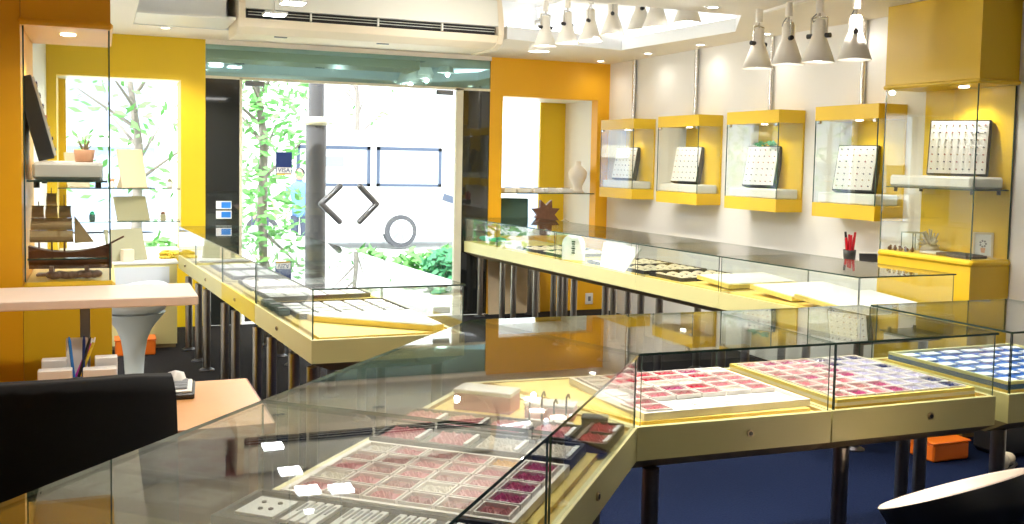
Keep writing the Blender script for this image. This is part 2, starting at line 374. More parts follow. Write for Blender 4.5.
person((2.30, 16.0, -.10), .5, 'dark-haired person in a white shirt walking outside the left door', M_SHIRT, 1.55)
person((2.95, 16.2, -.10), -.3, 'person in a blue shirt beside the walker in white outside', M_SHIRTB, 1.50)
# ------------------------------------------------------------------ counters
ZT, ZB, ZF, ZU = 1.0, .763, .655, .60
def leg(parent, x, y, z1, off, r=.028, m=None):
    m = m or M_LEGS; b = MB(); b.cyl((x-off[0], y-off[1], .012), (x-off[0], y-off[1], z1), r, m, n=18); o = b.build('leg', parent)
    b = MB(); b.lathe([(.001, 0), (.055, 0), (.055, .008), (.03, .022), (.028, .022)], (x-off[0], y-off[1], 0), M_DSTEEL); b.build('foot', o)
def counter(poly, label, legs, locks=(), panes=(0, 1, 2, 3), basem=M_BASE, bevel=(.10, 0, .10, 0), lock_m=M_BLK, group='glass display counters'):
    """poly ccw: front-left, front-right, back-right, back-left"""
    cx = sum(p[0] for p in poly)/4; cy = sum(p[1] for p in poly)/4; off = (cx, cy, 0)
    t = thing('display_counter', label, 'display counter', (cx, cy, 0), 0, group)
    b = MB(); pi = inset(poly, .0015)
    n = 4; under = inset(poly, [max(q, .0015) for q in bevel]); ed = inset(poly, .022); vs = [(x, y, ZU) for x, y in under]+[(x, y, ZF) for x, y in pi]+[(x, y, ZB) for x, y in pi]+[(x, y, ZB) for x, y in ed]
    b.add(vs, [[3, 2, 1, 0]], M_UNDER)
    b.add(vs, [[i, (i+1) % 4, 4+(i+1) % 4, 4+i] for i in range(4)], M_UNDER)
    b.add(vs, [[4+i, 4+(i+1) % 4, 8+(i+1) % 4, 8+i] for i in range(4)], basem)
    b.add(vs, [[8+i, 8+(i+1) % 4, 12+(i+1) % 4, 12+i] for i in range(4)], basem)
    b.add([(x, y, ZB) for x, y in ed]+[(x, y, ZB-.012) for x, y in ed], [[i, (i+1) % 4, 4+(i+1) % 4, 4+i] for i in range(4)], M_TAN)
    base = b.build('base', t, off=off)
    b = MB(); b.add([(x, y, ZB-.012) for x, y in ed], [[0, 1, 2, 3]], M_LINE)
    e2 = inset(poly, .05); b.add([(x, y, ZB-.011) for x, y in e2]+[(x, y, ZB+.003) for x, y in e2]+[(x, y, ZB+.003) for x, y in inset(poly, .064)], [[i, (i+1) % 4, 4+(i+1) % 4, 4+i] for i in range(4)]+[[4+i, 4+(i+1) % 4, 8+(i+1) % 4, 8+i] for i in range(4)]+[[8, 9, 10, 11]], M_LINE)
    b.build('lining', t, off=off)
    for e, fr in locks:
        a, d = Vector(poly[e]), Vector(poly[(e+1) % 4]); q = a.lerp(d, fr); ev = (d-a).normalized(); nv = Vector((ev.y, -ev.x))
        b = MB(); zc = (ZB+ZF)/2+.005; b.cyl((q.x-.0*nv.x, q.y, zc), (q.x+nv.x*.006, q.y+nv.y*.006, zc), .012, M_BRASS, n=16)
        b.cyl((q.x+nv.x*.005, q.y+nv.y*.005, zc), (q.x+nv.x*.008, q.y+nv.y*.008, zc), .0075, M_BLK, n=12); b.build('lock', base, off=off)
    b = MB(); b.prism(inset(poly, .001), ZT-.008, ZT, M_GL, M_GEDGE); b.build('glass_top', t, off=off)
    for e in panes:
        a, d = Vector(poly[e]), Vector(poly[(e+1) % 4]); ev = (d-a).normalized(); nv = Vector((-ev.y, ev.x))
        a2, d2 = a+ev*.012+nv*.006, d-ev*.012+nv*.006; w = nv*.006
        b = MB()
        vs = [(a2.x, a2.y, ZB+.002), (d2.x, d2.y, ZB+.002), (d2.x, d2.y, ZT-.009), (a2.x, a2.y, ZT-.009)]
        vs += [(x+w.x, y+w.y, z) for x, y, z in vs]
        b.add(vs, [[0, 1, 2, 3], [7, 6, 5, 4]], M_GL); b.add(vs, [[0, 3, 7, 4], [1, 5, 6, 2]], M_GEDGE)
        b.build('glass_panel', t, off=off)
    for x, y in legs: leg(t, x, y, ZU+.002, off)
    return t
def lerp(a, b, t): return a+(b-a)*t
LL = lambda v: .874-.0715*(v-4.5)
LR = lambda v: 1.612-.0700*(v-4.5)
RL = lambda v: 3.815-.0760*(v-4.3)
RR = lambda v: 4.515-.0600*(v-4.3)
# left run: edge order front(near), right, far, left
lv = [4.49, 5.69, 6.70, 7.77, 8.62]
lbl = ['left-run glass display counter, the nearest, with the exposed near corner', 'left-run glass display counter with the bright yellow base front', 'left-run glass display counter behind the bright yellow one', 'left-run glass display counter touching the window-end cabinet']
for i in range(4):
    a, b_ = lv[i], lv[i+1]
    poly = [(LL(a), a), (LR(a), a), (LR(b_), b_), (LL(b_), b_)]
    lg = [(LL(a+.2)+.06, a+.2), (LL(b_-.16)+.06, b_-.16), (LR(a+.2)-.06, a+.2), (LR(b_-.16)-.06, b_-.16)]
    if i == 0: lg += [(LL(a+.55)+.06, a+.55)]
    counter(poly, lbl[i], lg, locks=[(3, .45)], panes=(0, 1, 2, 3) if i == 0 else (1, 2, 3), basem=M_BASEY if i == 1 else M_BASE, bevel=(.10 if i == 0 else 0, .1, 0, .12))
rv = [4.29, 5.49, 6.46, 7.70, 8.83, 9.58]
lbl = ['right-run glass display counter, the nearest, holding two pale boards', 'right-run glass display counter, second from the near end', 'right-run glass display counter holding black trays, third from the near end', 'right-run glass display counter with the white arched sign, fourth from the near end', 'right-run glass display counter in the corner by the door']
for i in range(5):
    a, b_ = rv[i], rv[i+1]
    poly = [(RL(a), a), (RR(a), a), (RR(b_), b_), (RL(b_), b_)]
    lg = [(RL(a+.12)+.13, a+.12), (RL(b_-.12)+.13, b_-.12), (RR(a+.12)-.1, a+.12), (RR(b_-.12)-.1, b_-.12)]
    if i in (2, 3): lg.append((RL((a+b_)/2)+.13, (a+b_)/2))
    counter(poly, lbl[i], lg, locks=[(0, .55)] if i == 0 else [], panes=(0, 1, 2, 3) if i == 0 else (2, 3), bevel=(.1 if i == 0 else 0, 0, 0, .12))
# front run
FA, FB = (1.562, 2.721), (1.272, 3.487)
ed = Vector((.658, .753)).normalized(); nd = Vector((ed.y, -ed.x))
SO, SI = (.922, 1.979), (.362, 2.468)
counter([FA, (2.305, 2.697), (2.305, 3.425), FB], 'front glass display counter right of the bend, with the pink gem tray', [(1.66, 2.80), (1.97, 3.33)], locks=[(0, .56)], panes=(0,), bevel=(.10, 0, .1, 0))
counter([(2.308, 2.697), (3.055, 2.690), (3.055, 3.418), (2.308, 3.425)], 'front glass display counter with the pink to blue gem tray', [(2.44, 2.80), (2.90, 3.33)], locks=[(0, .58)], panes=(0, 1, 3), bevel=(.10, 0, .1, 0))
counter([(3.118, 2.690), (3.90, 2.685), (3.90, 3.40), (3.100, 3.412)], 'front glass display counter at the right edge, with the blue tray', [(3.20, 2.80), (3.23, 3.32), (3.33, 3.32), (3.8, 2.8)], locks=[(0, .5)], panes=(0, 3), bevel=(.10, 0, .1, 0))
counter([SO, FA, FB, SI], 'angled glass display counter with the dark red-gem trays, left of the bend', [(1.42, 2.75), (.98, 2.20), (.55, 2.52)], locks=[(0, .45)], panes=(0,), bevel=(.10, 0, .1, 0))
e2o = Vector(SO)-ed*.98; e2i = Vector(SI)-ed*.98
counter([tuple(e2o), SO, SI, tuple(e2i)], 'angled glass display counter nearest the camera, with the pink gem grid', [(.45, 1.55), (.0, 1.95)], locks=[(0, .5)], panes=(0, 2), bevel=(.10, 0, .1, 0))
# ------------------------------------------------------------------ trays, gem boxes and cards
def tray(name, label, cat, loc, rz, sx, sy, h, m, rim=.012, lip=.012, rimm=None, group=None):
    t = thing(name, label, cat, loc, rz, group); b = MB(); b.box((0, 0, h/2), (sx, sy, h), m); b.build('base', t)
    b = MB(); rimm = rimm or m
    for c0, d0 in (((0, -sy/2+rim/2), (sx, rim)), ((0, sy/2-rim/2), (sx, rim)), ((-sx/2+rim/2, 0), (rim, sy-2*rim)), ((sx/2-rim/2, 0), (rim, sy-2*rim))):
        b.box((c0[0], c0[1], h+lip/2), (d0[0], d0[1], lip), rimm)
    b.build('rim', t); return t
def gem_box_mesh(sx, sy, m, wall=M_BOXW, h=.016):
    b = MB(); b.box((0, 0, .002), (sx, sy, .004), wall); w = .004
    for c0, d0 in (((0, -sy/2+w/2), (sx, w)), ((0, sy/2-w/2), (sx, w)), ((-sx/2+w/2, 0), (w, sy-2*w)), ((sx/2-w/2, 0), (w, sy-2*w))): b.box((c0[0], c0[1], h/2), (d0[0], d0[1], h), wall)
    for k in range(26):
        x = random.uniform(-.38, .38)*sx; y = random.uniform(-.38, .38)*sy; r = random.uniform(.006, .011)
        b.add([(x-r, y-r, .004), (x+r, y-r, .004), (x+r, y+r, .004), (x-r, y+r, .004), (x, y, .007+r*.8)], [[0, 1, 4], [1, 2, 4], [2, 3, 4], [3, 0, 4]], m)
    b.add([(-sx*.45, -sy*.45, .006), (sx*.45, -sy*.45, .006), (sx*.45, sy*.45, .006), (-sx*.45, sy*.45, .006)], [[0, 1, 2, 3]], m)
    return b
_gm = {}
def gem_box(p, rz, sx, sy, m, label, group):
    k = (round(sx, 3), round(sy, 3), m.name)
    if k not in _gm:
        o = gem_box_mesh(sx, sy, m).build('gem_box'); _gm[k] = o
    else: o = _gm[k].copy(); C.objects.link(o)
    o.location = p; o.rotation_euler = (0, 0, rz); tag(o, label, 'gem box', group); return o
GN = {M_RED.name: 'red', M_PINK.name: 'pink', M_ROSE.name: 'dusky rose', M_MAG.name: 'magenta', M_NAVY.name: 'navy blue', M_LILAC.name: 'pale lilac', M_CLEARG.name: 'clear', M_AMBER.name: 'amber'}
ZI = ZB+.004
def gem_grid(cx, cy, rz, sx, sy, nx, ny, pick, where, traylabel, group, traym=M_BOXW, rimm=None):
    tray('gem_tray', traylabel, 'gem tray', (cx, cy, ZI), rz, sx, sy, .012, traym, rimm=rimm)
    R = Matrix.Rotation(rz, 3, 'Z'); ax, ay = (sx-.034)/nx, (sy-.034)/ny
    for i in range(nx):
        for j in range(ny):
            m = pick(i, j)
            if not m: continue
            p = R@Vector((-sx/2+.017+ax*(i+.5), -sy/2+.017+ay*(j+.5), 0)); 
            gem_box((cx+p.x, cy+p.y, ZI+.0125), rz, ax*.93, ay*.90, m, f'small white-edged box of {GN[m.name]} gems in {where}', group)
def pk1(i, j):
    if j < 2 and i > 0: return None
    if (i, j) in ((1, 6), (2, 6), (1, 5), (2, 5), (4, 5), (3, 6), (3, 3)): return M_RED
    if (i, j) in ((2, 3), (4, 6)): return M_MAG
    return random.choice((M_PINK, M_PINK, M_CLEARG, M_ROSE))
gem_grid(1.945, 3.055, 0, .66, .56, 6, 7, pk1, 'the pale tray beside the bend', 'pale gem tray in the counter right of the bend', 'gem boxes in the pink tray')
def pk2(i, j):
    if i >= 4: return M_NAVY if (j > 3 and random.random() < .6) or random.random() < .15 else M_LILAC
    if j == 6 and i > 0: return M_MAG
    if i >= 3: return random.choice((M_ROSE, M_LILAC, M_MAG))
    return random.choice((M_PINK, M_ROSE, M_ROSE, M_PINK, M_MAG))
gem_grid(2.675, 3.055, 0, .64, .64, 7, 7, pk2, 'the pink to blue tray', 'pale gem tray grading from pink to blue', 'gem boxes in the pink to blue tray', rimm=M_LINE)
# white cards lying in front of the pink tray
def card(name, p, rz, sx, sy, m, label, cat, group, h=.004, tilt=0):
    k = (name, round(sx, 3), round(sy, 3), m.name)
    if k not in _gm: b = MB(); b.box((0, 0, h/2), (sx, sy, h), m); o = b.build(name); _gm[k] = o
    else: o = _gm[k].copy(); C.objects.link(o)
    o.location = p; o.rotation_euler = (tilt, 0, rz); return tag(o, label, cat, group)
for i in range(4):
    for j in range(2):
        card('price_card', (1.80+i*.108, 2.82+j*.075, ZI+.0125), .06*((i+j) % 3-1), .095, .062, M_CARD, 'blank white card at the front of the pink gem tray', 'card', 'white cards before the pink gems')
# blue tray with white cards (right edge)
tray('card_tray', 'blue velvet tray of white cards in the rightmost front counter', 'card tray', (3.525, 3.05, ZI), 0, .72, .62, .02, M_BLUET, rimm=M_BASE)
for i in range(6):
    for j in range(6):
        card('gem_card', (3.225+i*.12, 2.80+j*.10, ZI+.021), 0, .080, .050, M_CARD, 'white gem card on the blue velvet tray', 'gem card', 'white cards on the blue tray', h=.006)
# angled arm: local frame along ed / nd from the point O
O = Vector((.29, 2.31)); RZ = math.atan2(ed.y, ed.x)-PI/2   # local y = along, local x = across (nd)
def arm(e, n): q = O+ed*e+nd*n; return q
def armpk(i, j):
    if (i, j) == (4, 4): return M_AMBER
    if i == 5: return M_MAG if j > 0 else M_ROSE
    if (i, j) in ((0, 4), (3, 1), (0, 1)): return M_CLEARG
    return random.choice((M_PINK, M_ROSE, M_ROSE, M_PINK))
q = arm(.375, .315); gem_grid(q.x, q.y, RZ, .60, .46, 6, 5, armpk, 'the angled counter', 'pale gem tray in the angled counter, in front of the dark trays', 'gem boxes in the angled counter tray')
def dark_tray(e, n, sx, sy, nx, ny, label, cells, where, group):
    q = arm(e, n); tray('gem_tray', label, 'gem tray', (q.x, q.y, ZI), RZ, sx, sy, .016, M_DKTRAY if cells != 'r' else M_BRTRAY, lip=.014)
    R = Matrix.Rotation(RZ, 3, 'Z')
    for i in range(nx):
        for j in range(ny):
            p = R@Vector((-sx/2+sx/nx*(i+.5), -sy/2+sy/ny*(j+.5), 0))
            wht = cells == 'd' and j == 0 and i >= 2
            k = ('dish', sx, cells, wht)
            if k not in _gm:
                b = MB(); a2, b2 = sx/nx*.40, sy/ny*.36
                b.box((0, 0, .004), (a2*2, b2*2, .008), M_BOXW if wht else M_DKTRAY)
                for _ in range(60):
                    x, y = random.uniform(-.85, .85)*a2, random.uniform(-.8, .8)*b2; r = random.uniform(.005, .010)
                    b.add([(x-r, y-r, .008), (x+r, y-r, .008), (x+r, y+r, .008), (x-r, y+r, .008), (x, y, .010+r)], [[0, 1, 4], [1, 2, 4], [2, 3, 4], [3, 0, 4]], M_CLEARG if wht else (M_RED if cells == 'r' else M_PINK))
                b.add([(-a2*.9, -b2*.88, .009), (a2*.9, -b2*.88, .009), (a2*.9, b2*.88, .009), (-a2*.9, b2*.88, .009)], [[0, 1, 2, 3]], M_CLEARG if wht else (M_RED if cells == 'r' else M_PINK))
                b.box((a2*.98, 0, .009), (.012, b2*1.7, .012), M_CARD)
                o = b.build('gem_dish'); _gm[k] = o
            else: o = _gm[k].copy(); C.objects.link(o)
            o.location = (q.x+p.x, q.y+p.y, ZI+.0165); o.rotation_euler = (0, 0, RZ)
            tag(o, f'gem dish of {"clear" if wht else "red" if cells == "r" else "pink"} stones in {where}', 'gem dish', group)
dark_tray(.71, .31, .60, .17, 4, 1, 'dark tray of gem dishes next to the pale gem grid', 'd', 'the dark tray next to the gem grid', 'gem dishes in the near dark tray')
dark_tray(.90, .27, .56, .17, 4, 1, 'dark tray of pink gem dishes, the farther of the two', 'p', 'the farther dark tray', 'gem dishes in the far dark tray')
dark_tray(.93, .615, .10, .24, 1, 2, 'small brown tray with two red gem dishes against the front glass', 'r', 'the small brown tray by the glass', 'red gem dishes by the glass')
# dark tray with white strip cards in the bottom foreground
q = arm(.03, .28); tray('card_tray', 'dark tray of white strip cards at the very front', 'card tray', (q.x, q.y, ZI), RZ, .62, .20, .014, M_DKTRAY)
for i in range(5):
    p = arm(.04, .045+i*.118)
    b = MB()
    if i == 0:
        b.box((0, 0, .003), (.10, .11, .006), M_CARD)
        for a2, b2 in ((-.02, .02), (.02, .025), (-.005, -.02), (.02, -.015)): b.cyl((a2, b2, .006), (a2, b2, .009), .006, M_DKTRAY, n=8)
    else:
        for k in range(4): b.box((-.036+k*.024, 0, .004), (.017, .13, .008), M_CARD); b.box((-.036+k*.024, .02, .008), (.006, .05, .003), M_GREYP)
    solo(b, 'gem_card', 'square white card with four dark studs in the foreground dark tray' if i == 0 else 'card of ribbed white strips in the foreground dark tray', 'gem card', (p.x, p.y, ZI+.0145), RZ, None if i == 0 else 'ribbed strip cards')
# stacked pink boxes and clear stand at the back of the angled counter
for k, (e, n_, sx, sy, h, lb) in enumerate(((1.17, .17, .20, .10, .07, 'dusky pink box at the back of the angled counter'), (1.15, .40, .16, .08, .05, 'pale-lidded pink box beside the clear hook stand'), (1.055, .57, .08, .05, .045, 'small cream-labelled black box beside the brown tray'))):
    p = arm(e, n_); t = thing('storage_box', lb, 'box', (p.x, p.y, ZI), RZ+.1*k)
    b = MB(); b.box((0, 0, h*.4), (sx, sy, h*.8), M_BLK if k == 2 else M_PINKB, bev=.003); b.build('body', t)
    b = MB(); b.box((0, 0, h*.9), (sx+.004, sy+.004, h*.2), M_BLK if k == 2 else M_BOXW, bev=.003); b.build('lid', t)
p = arm(1.045, .42); t = thing('hook_stand', 'small clear stand with dark hooks above the pink gems', 'hook stand', (p.x, p.y, ZI), RZ)
b = MB(); b.box((0, 0, .006), (.16, .05, .012), M_PW, bev=.003); b.build('base', t)
for k in range(4):
    b = MB(); x = -.06+k*.04; b.tube([(x, 0, .012), (x, 0, .075+.02*(k % 2)), (x+.008, -.006, .088+.02*(k % 2)), (x+.014, -.01, .075+.02*(k % 2))], .0035, M_BLK, 6); b.build('hook', t)
# left run contents
def tray_cards(cx, cy, rz, sx, sy, nx, ny, z, name, tl, cl, group, lens=False, m=M_DKTRAY):
    tray('card_tray', tl, 'card tray', (cx, cy, z), rz, sx, sy, .014, m)
    R = Matrix.Rotation(rz, 3, 'Z')
    for i in range(nx):
        for j in range(ny):
            p = R@Vector((-sx/2+sx/nx*(i+.5), -sy/2+sy/ny*(j+.5), 0))
            k = (name, lens, round(sx/nx, 3))
            if k not in _gm:
                b = MB(); a2, b2 = sx/nx*.41, sy/ny*.36
                if lens: b.lathe([(.001, .016), (.5, .012), (.9, .006), (1, 0)], (0, 0, 0), M_CREAMB, n=16, ax=Matrix.Diagonal((a2, b2, 1)))
                else: b.box((0, 0, .003), (a2*2, b2*2, .006), M_CARD)
                o = b.build(name); _gm[k] = o
            else: o = _gm[k].copy(); C.objects.link(o)
            o.location = (cx+p.x, cy+p.y, z+.0145); o.rotation_euler = (0, 0, rz); tag(o, cl, name.replace('_', ' '), group)
LRZ = .0712
for k, v in enumerate((5.32, 5.95, 6.43, 7.0, 7.48)):
    tray_cards((LL(v)+LR(v))/2+.02, v, LRZ, .60, .40 if k else .46, 5, 4, ZI, 'gem_card', 'black tray of white cards in the left run, ' + ('nearest of the five', 'second of the five', 'middle of the five', 'fourth of the five', 'farthest of the five')[k], 'white gem card on a black tray in the left counter run', 'white cards in the left counters')
t = thing('display_board', 'white ribbed board with a yellow edge in the nearest left counter', 'display board', (1.28, 4.86, ZI), 0)
bp = [(.965, 5.00), (1.47, 4.555), (1.535, 4.58), (1.515, 5.07), (.965, 5.07)]
b = MB(); b.prism(bp, ZI+.002, ZI+.026, M_LINE); b.build('panel', t, off=(1.28, 4.86, ZI))
b = MB(); b.prism(inset(bp, .006), ZI+.0265, ZI+.031, M_CARD); b.build('sheet', t, off=(1.28, 4.86, ZI))
a0, a1 = Vector((.985, 5.0)), Vector((1.47, 4.57)); dv = (a1-a0).normalized(); nv = Vector((-dv.y, dv.x))
for k in range(7):
    p0 = a0+nv*(.03+.045*k)+dv*(.04+.045*k); p1 = a1+nv*(.03+.045*k)-dv*max(0, .045*k-.02)
    if (p1-p0).length < .06: continue
    c_ = (p0+p1)/2; b = MB(); b.box((c_.x-1.28, c_.y-4.86, .033), ((p1-p0).length, .034, .004), M_CARD, rz=math.atan2(dv.y, dv.x)); b.build('strip', t)
def rock(b, c, r, m, sc=(1, 1, 1)): b.ball(c, r, m, 6, sc)
for k, (du, v) in enumerate(((.10, 5.26), (.13, 5.42), (.10, 5.58))):
    b = MB(); b.box((0, 0, .016), (.066, .10, .032), M_DGREEN, bev=.006); b.box((0, 0, .034), (.05, .06, .006), M_GREYP)
    solo(b, 'ring_box', 'dark green ring box by the left glass, ' + ('nearest of three', 'middle of three', 'farthest of three')[k], 'ring box', (LL(v)+.052, v, ZI), .03*k)
b = MB(); b.add([(-.14, .04, .0), (.14, .04, 0), (.11, .10, .17), (-.11, .10, .17), (-.14, .06, 0), (.14, .06, 0), (.11, .12, .17), (-.11, .12, .17)], [[0, 1, 2, 3], [7, 6, 5, 4], [0, 4, 5, 1], [2, 6, 7, 3], [0, 3, 7, 4], [1, 5, 6, 2]], M_KHAKI)
solo(b, 'display_board', 'khaki easel board inside the far end of the left counter run', 'display board', (.86, 8.15, ZI), .2)
for k in range(4):
    b = MB(); pts = [(math.cos(a)*.05, math.sin(a)*.04, .01) for a in [i*2*PI/14 for i in range(15)]]; b.tube(pts, .009, M_DGREEN, 6)
    solo(b, 'bangle', 'dark green bangle in front of the khaki easel board', 'bangle', (.74+.09*k, 7.96-.02*(k % 2), ZI), 0, 'green bangles in the left counter')
# right run contents
RRZ = .068
for k, v in enumerate((6.22, 6.69, 7.12, 7.98, 8.42)):
    tray_cards((RL(v)+RR(v))/2, v, RRZ, .58, .40, 5, 4, ZI, 'gem_pad', 'black tray of cream pads in the right run, ' + ('nearest of the five', 'second of the five', 'middle of the five', 'fourth of the five', 'farthest of the five')[k], 'cream rounded pad on a black tray in the right counter run', 'cream pads in the right counters', lens=True)
def pad_board(cx, cy, sx, sy, rz, label, tilt=.07):
    t = thing('display_board', label, 'display board', (cx, cy, ZI), rz)
    b = MB(); b.box((0, 0, .035), (sx, sy, .025), M_LINE, rx=tilt); b.build('tray', t)
    b = MB(); b.box((0, 0, .049), (sx-.03, sy-.03, .008), M_CREAMB if False else M_PAD, rx=tilt); b.build('pad', t)
    b = MB()
    for s in (-1, 1): b.box((s*sx*.35, sy*.3, .012), (.03, .03, .024), M_LINE); b.box((s*sx*.35, -sy*.3, .004), (.03, .03, .008), M_LINE)
    b.build('foot', t)
pad_board(4.11, 5.72, .58, .36, .05, 'cream padded board in the second right counter')
pad_board(4.16, 5.14, .60, .40, .05, 'cream padded board, farther one in the nearest right counter')
pad_board(4.15, 4.64, .60, .48, .05, 'cream padded board by the near end glass of the right run')
b = MB(); n = 14; pr = [(-.10, 0), (.10, 0)]+[(.10*math.cos(a), .13+.09*math.sin(a)) for a in [PI*i/n for i in range(n+1)]]
N = len(pr); vs = [(x, 0, z) for x, z in pr]+[(x, .008, z) for x, z in pr]
b.add(vs, [list(range(N)), list(range(2*N-1, N-1, -1))]+[[(i+1) % N, i, N+i, N+(i+1) % N] for i in range(N)], M_CARD)
for k, (w_, h_) in enumerate(((.030, .010), (.024, .008), (.030, .012), (.020, .008), (.028, .011), (.032, .013))): b.box((.0, -.002, .06+k*.019), (w_, .003, h_), M_BLK)
o = solo(b, 'arched_sign', 'white round-topped sign with small vertical black lettering in the right counter', 'sign', (RL(7.58)+.10, 7.55, ZI), -.75)
b = MB(); b.add([(0, -.18, 0), (0, .22, 0), (.05, .26, .19), (.05, -.34, .19), (.01, -.18, 0), (.01, .22, 0), (.06, .26, .19), (.06, -.34, .19)], [[0, 3, 2, 1], [4, 5, 6, 7], [0, 1, 5, 4], [2, 3, 7, 6], [1, 2, 6, 5], [0, 4, 7, 3]], M_CARD)
solo(b, 'reflection_sheet', 'white slanted sheet for a reflection in the right counter front glass', 'card', (RL(6.85)+.05, 6.85, ZI), 0)  # white reflection on the counter glass, built as a slanted sheet
b = MB(); b.box((0, 0, .03), (.10, .16, .06), M_CARD, bev=.004); solo(b, 'white_box', 'long white box in the far right counter beside the arched sign', 'box', (RL(8.7)+.12, 8.72, ZI), .06)
b = MB()
for k in range(9): b.ball((random.uniform(-.07, .07), random.uniform(-.13, .13), .032+.015*random.random()), .045, M_GREENC, 6, (1, 1.4, .5))
solo(b, 'green_cloth', 'crumpled green cloth in the corner counter by the door', 'cloth', (RL(9.25)+.16, 9.2, ZI))
def spot(loc, e, size, target=None, col=(1, .93, .82), rad=.05, blend=.6):
    l = bpy.data.lights.new('spot', 'SPOT'); l.energy = e; l.spot_size = size; l.spot_blend = blend; l.color = col; l.shadow_soft_size = rad
    o = bpy.data.objects.new('spot', l); C.objects.link(o); o.location = loc
    d = Vector(target)-Vector(loc) if target else Vector((0, 0, -1)); o.rotation_euler = d.to_track_quat('-Z', 'Y').to_euler(); return o
# ------------------------------------------------------------------ wall cases on the right wall
def ring_board(parent, c, w, h, rz, lean, nx, ny, frame=M_BLK, dp=.064):
    """leaning ring board, parts frame, face and rings; c = bottom centre"""
    R = Matrix.Translation(c+Vector((0, 0, math.sin(lean)*(dp+.003)))) @ Matrix.Rotation(rz, 4, 'Z') @ Matrix.Rotation(-lean, 4, 'X')
    def tr(b): b.v = [tuple(R@Vector(q)) for q in b.v]; return b
    b = MB(); b.box((0, .002+dp/2, h/2), (w, dp, h), frame, bev=.003); fr = tr(b).build('frame', parent)
    b = MB(); b.box((0, -.002, h/2), (w-.02, .012, h-.02), M_PAD); tr(b).build('face', parent)
    b = MB()
    for i in range(nx):
        for j in range(ny):
            x = -w/2+.01+(w-.02)*(i+.5)/nx; z = .012+(h-.024)*(j+.5)/ny
            b.box((x, -.010, z), (.009, .008, .008), random.choice((M_GREYP, M_GREYP, M_ROSE, M_BRASS, M_NAVY)), ry=.6)
    o = tr(b).build('ring', parent); o['kind'] = 'stuff'
def wall_case(v0, label, extra=None):
    v1 = v0+(.64 if v0 < 5.4 else .69); u0, u1 = 4.80, 5.048; z0, z1 = 1.235, 2.025; vc = (v0+v1)/2; off = (u1, vc, z0)
    t = thing('wall_case', label, 'wall case', off, 0, 'yellow glass cases on the right wall')
    def bx(name, a, b_, m, **k):
        q = MB(); q.box(((a[0]+b_[0])/2, (a[1]+b_[1])/2, (a[2]+b_[2])/2), tuple(b_[i]-a[i] for i in range(3)), m, **k); return q.build(name, t, off=off)
    bx('bottom', (u0, v0, z0), (u1, v1, z0+.10), M_CABY); bx('top', (u0, v0, z1-.10), (u1, v1, z1), M_CABY)
    bx('back_panel', (u1-.015, v0, z0+.10), (u1, v1-.12, z1-.10), M_CABY)
    bx('glass_panel', (u0+.004, v0+.004, z0+.101), (u0+.010, v1-.004, z1-.101), M_GL, sidem=None)
    q = MB(); q.box(((u0+u1)/2, v0+.007, (z0+z1)/2), (u1-u0-.04, .006, z1-z0-.202), M_GL); q.build('glass_panel', t, off=off)
    q = MB(); q.box(((u0+u1)/2, v1-.007, (z0+z1)/2), (u1-u0-.04, .006, z1-z0-.202), M_GL); q.build('glass_panel', t, off=off)
    for vv in (v0+.004, v1-.004): q = MB(); q.box((u0+.004, vv, (z0+z1)/2), (.006, .006, z1-z0-.2), M_GEDGE); q.build('glass_edge', t, off=off)
    for vv in (v0+.03, v1-.04): q = MB(); q.box((u0+.006, vv, z1-.112), (.022, .03, .024), M_STEEL, bev=.003); q.build('hinge', t, off=off)
    q = MB(); q.cyl(((u0+u1)/2, vc, z1-.104), ((u0+u1)/2, vc, z1-.099), .025, M_BULB, n=16); q.build('lamp', t, off=off)
    spot(((u0+u1)/2-.04, vc-.05, z1-.115), 1.3, 2.2, rad=.02)
    bx('pad', (u0+.022, v0+.03, z0+.101), (u1-.02, v1-.03, z0+.175), M_PAD, bev=.008)
    return t
vcs = (8.61, 7.456, 6.345, 5.282)
lab = ('yellow glass wall case farthest along, beside the orange wall', 'yellow glass wall case second from the orange wall', 'yellow glass wall case third from the orange wall, with green leaves behind its board', 'yellow glass wall case nearest the tall yellow corner cabinet')
for i, v0 in enumerate(vcs):
    wall_case(v0, lab[i])
    t = thing('ring_board', 'white ring board leaning in the wall case ' + ('by the orange wall', 'second from the orange wall', 'third from the orange wall', 'nearest the corner cabinet')[i], 'ring board', (4.872, v0+.34 - (.03 if i == 3 else 0), 1.4105))
    ring_board(t, Vector((0, 0, 0)), (.27, .28, .29, .30)[i], .335, -1.15, .26, 6, 6 if i < 3 else 7)
    b = MB(); b.cyl((5.028, v0+.42, 2.026), (5.028, v0+.42, ZC-.002), .019, M_STEEL, n=16)
    solo(b, 'hanging_rod', 'steel rod from the ceiling to the wall case ' + ('by the orange wall', 'second from the orange wall', 'third from the orange wall', 'nearest the corner cabinet')[i], 'rod')
b = MB()
for k in range(26):
    a = random.uniform(-1, 1); q = Vector((random.uniform(-.02, .02), a*.13, random.uniform(0, .03))); L = .045; d = Vector((random.gauss(0, .4), random.gauss(0, 1), random.gauss(0, .4))).normalized(); e = d.orthogonal().normalized()*.014
    b.add([q-d*L, q+e, q+d*L, q-e], [[0, 1, 2, 3]], M_LEAF2)
solo(b, 'leaf_spray', 'green leaf spray on top of the ring board in the third wall case', 'leaves', (4.945, 6.69, 1.752))
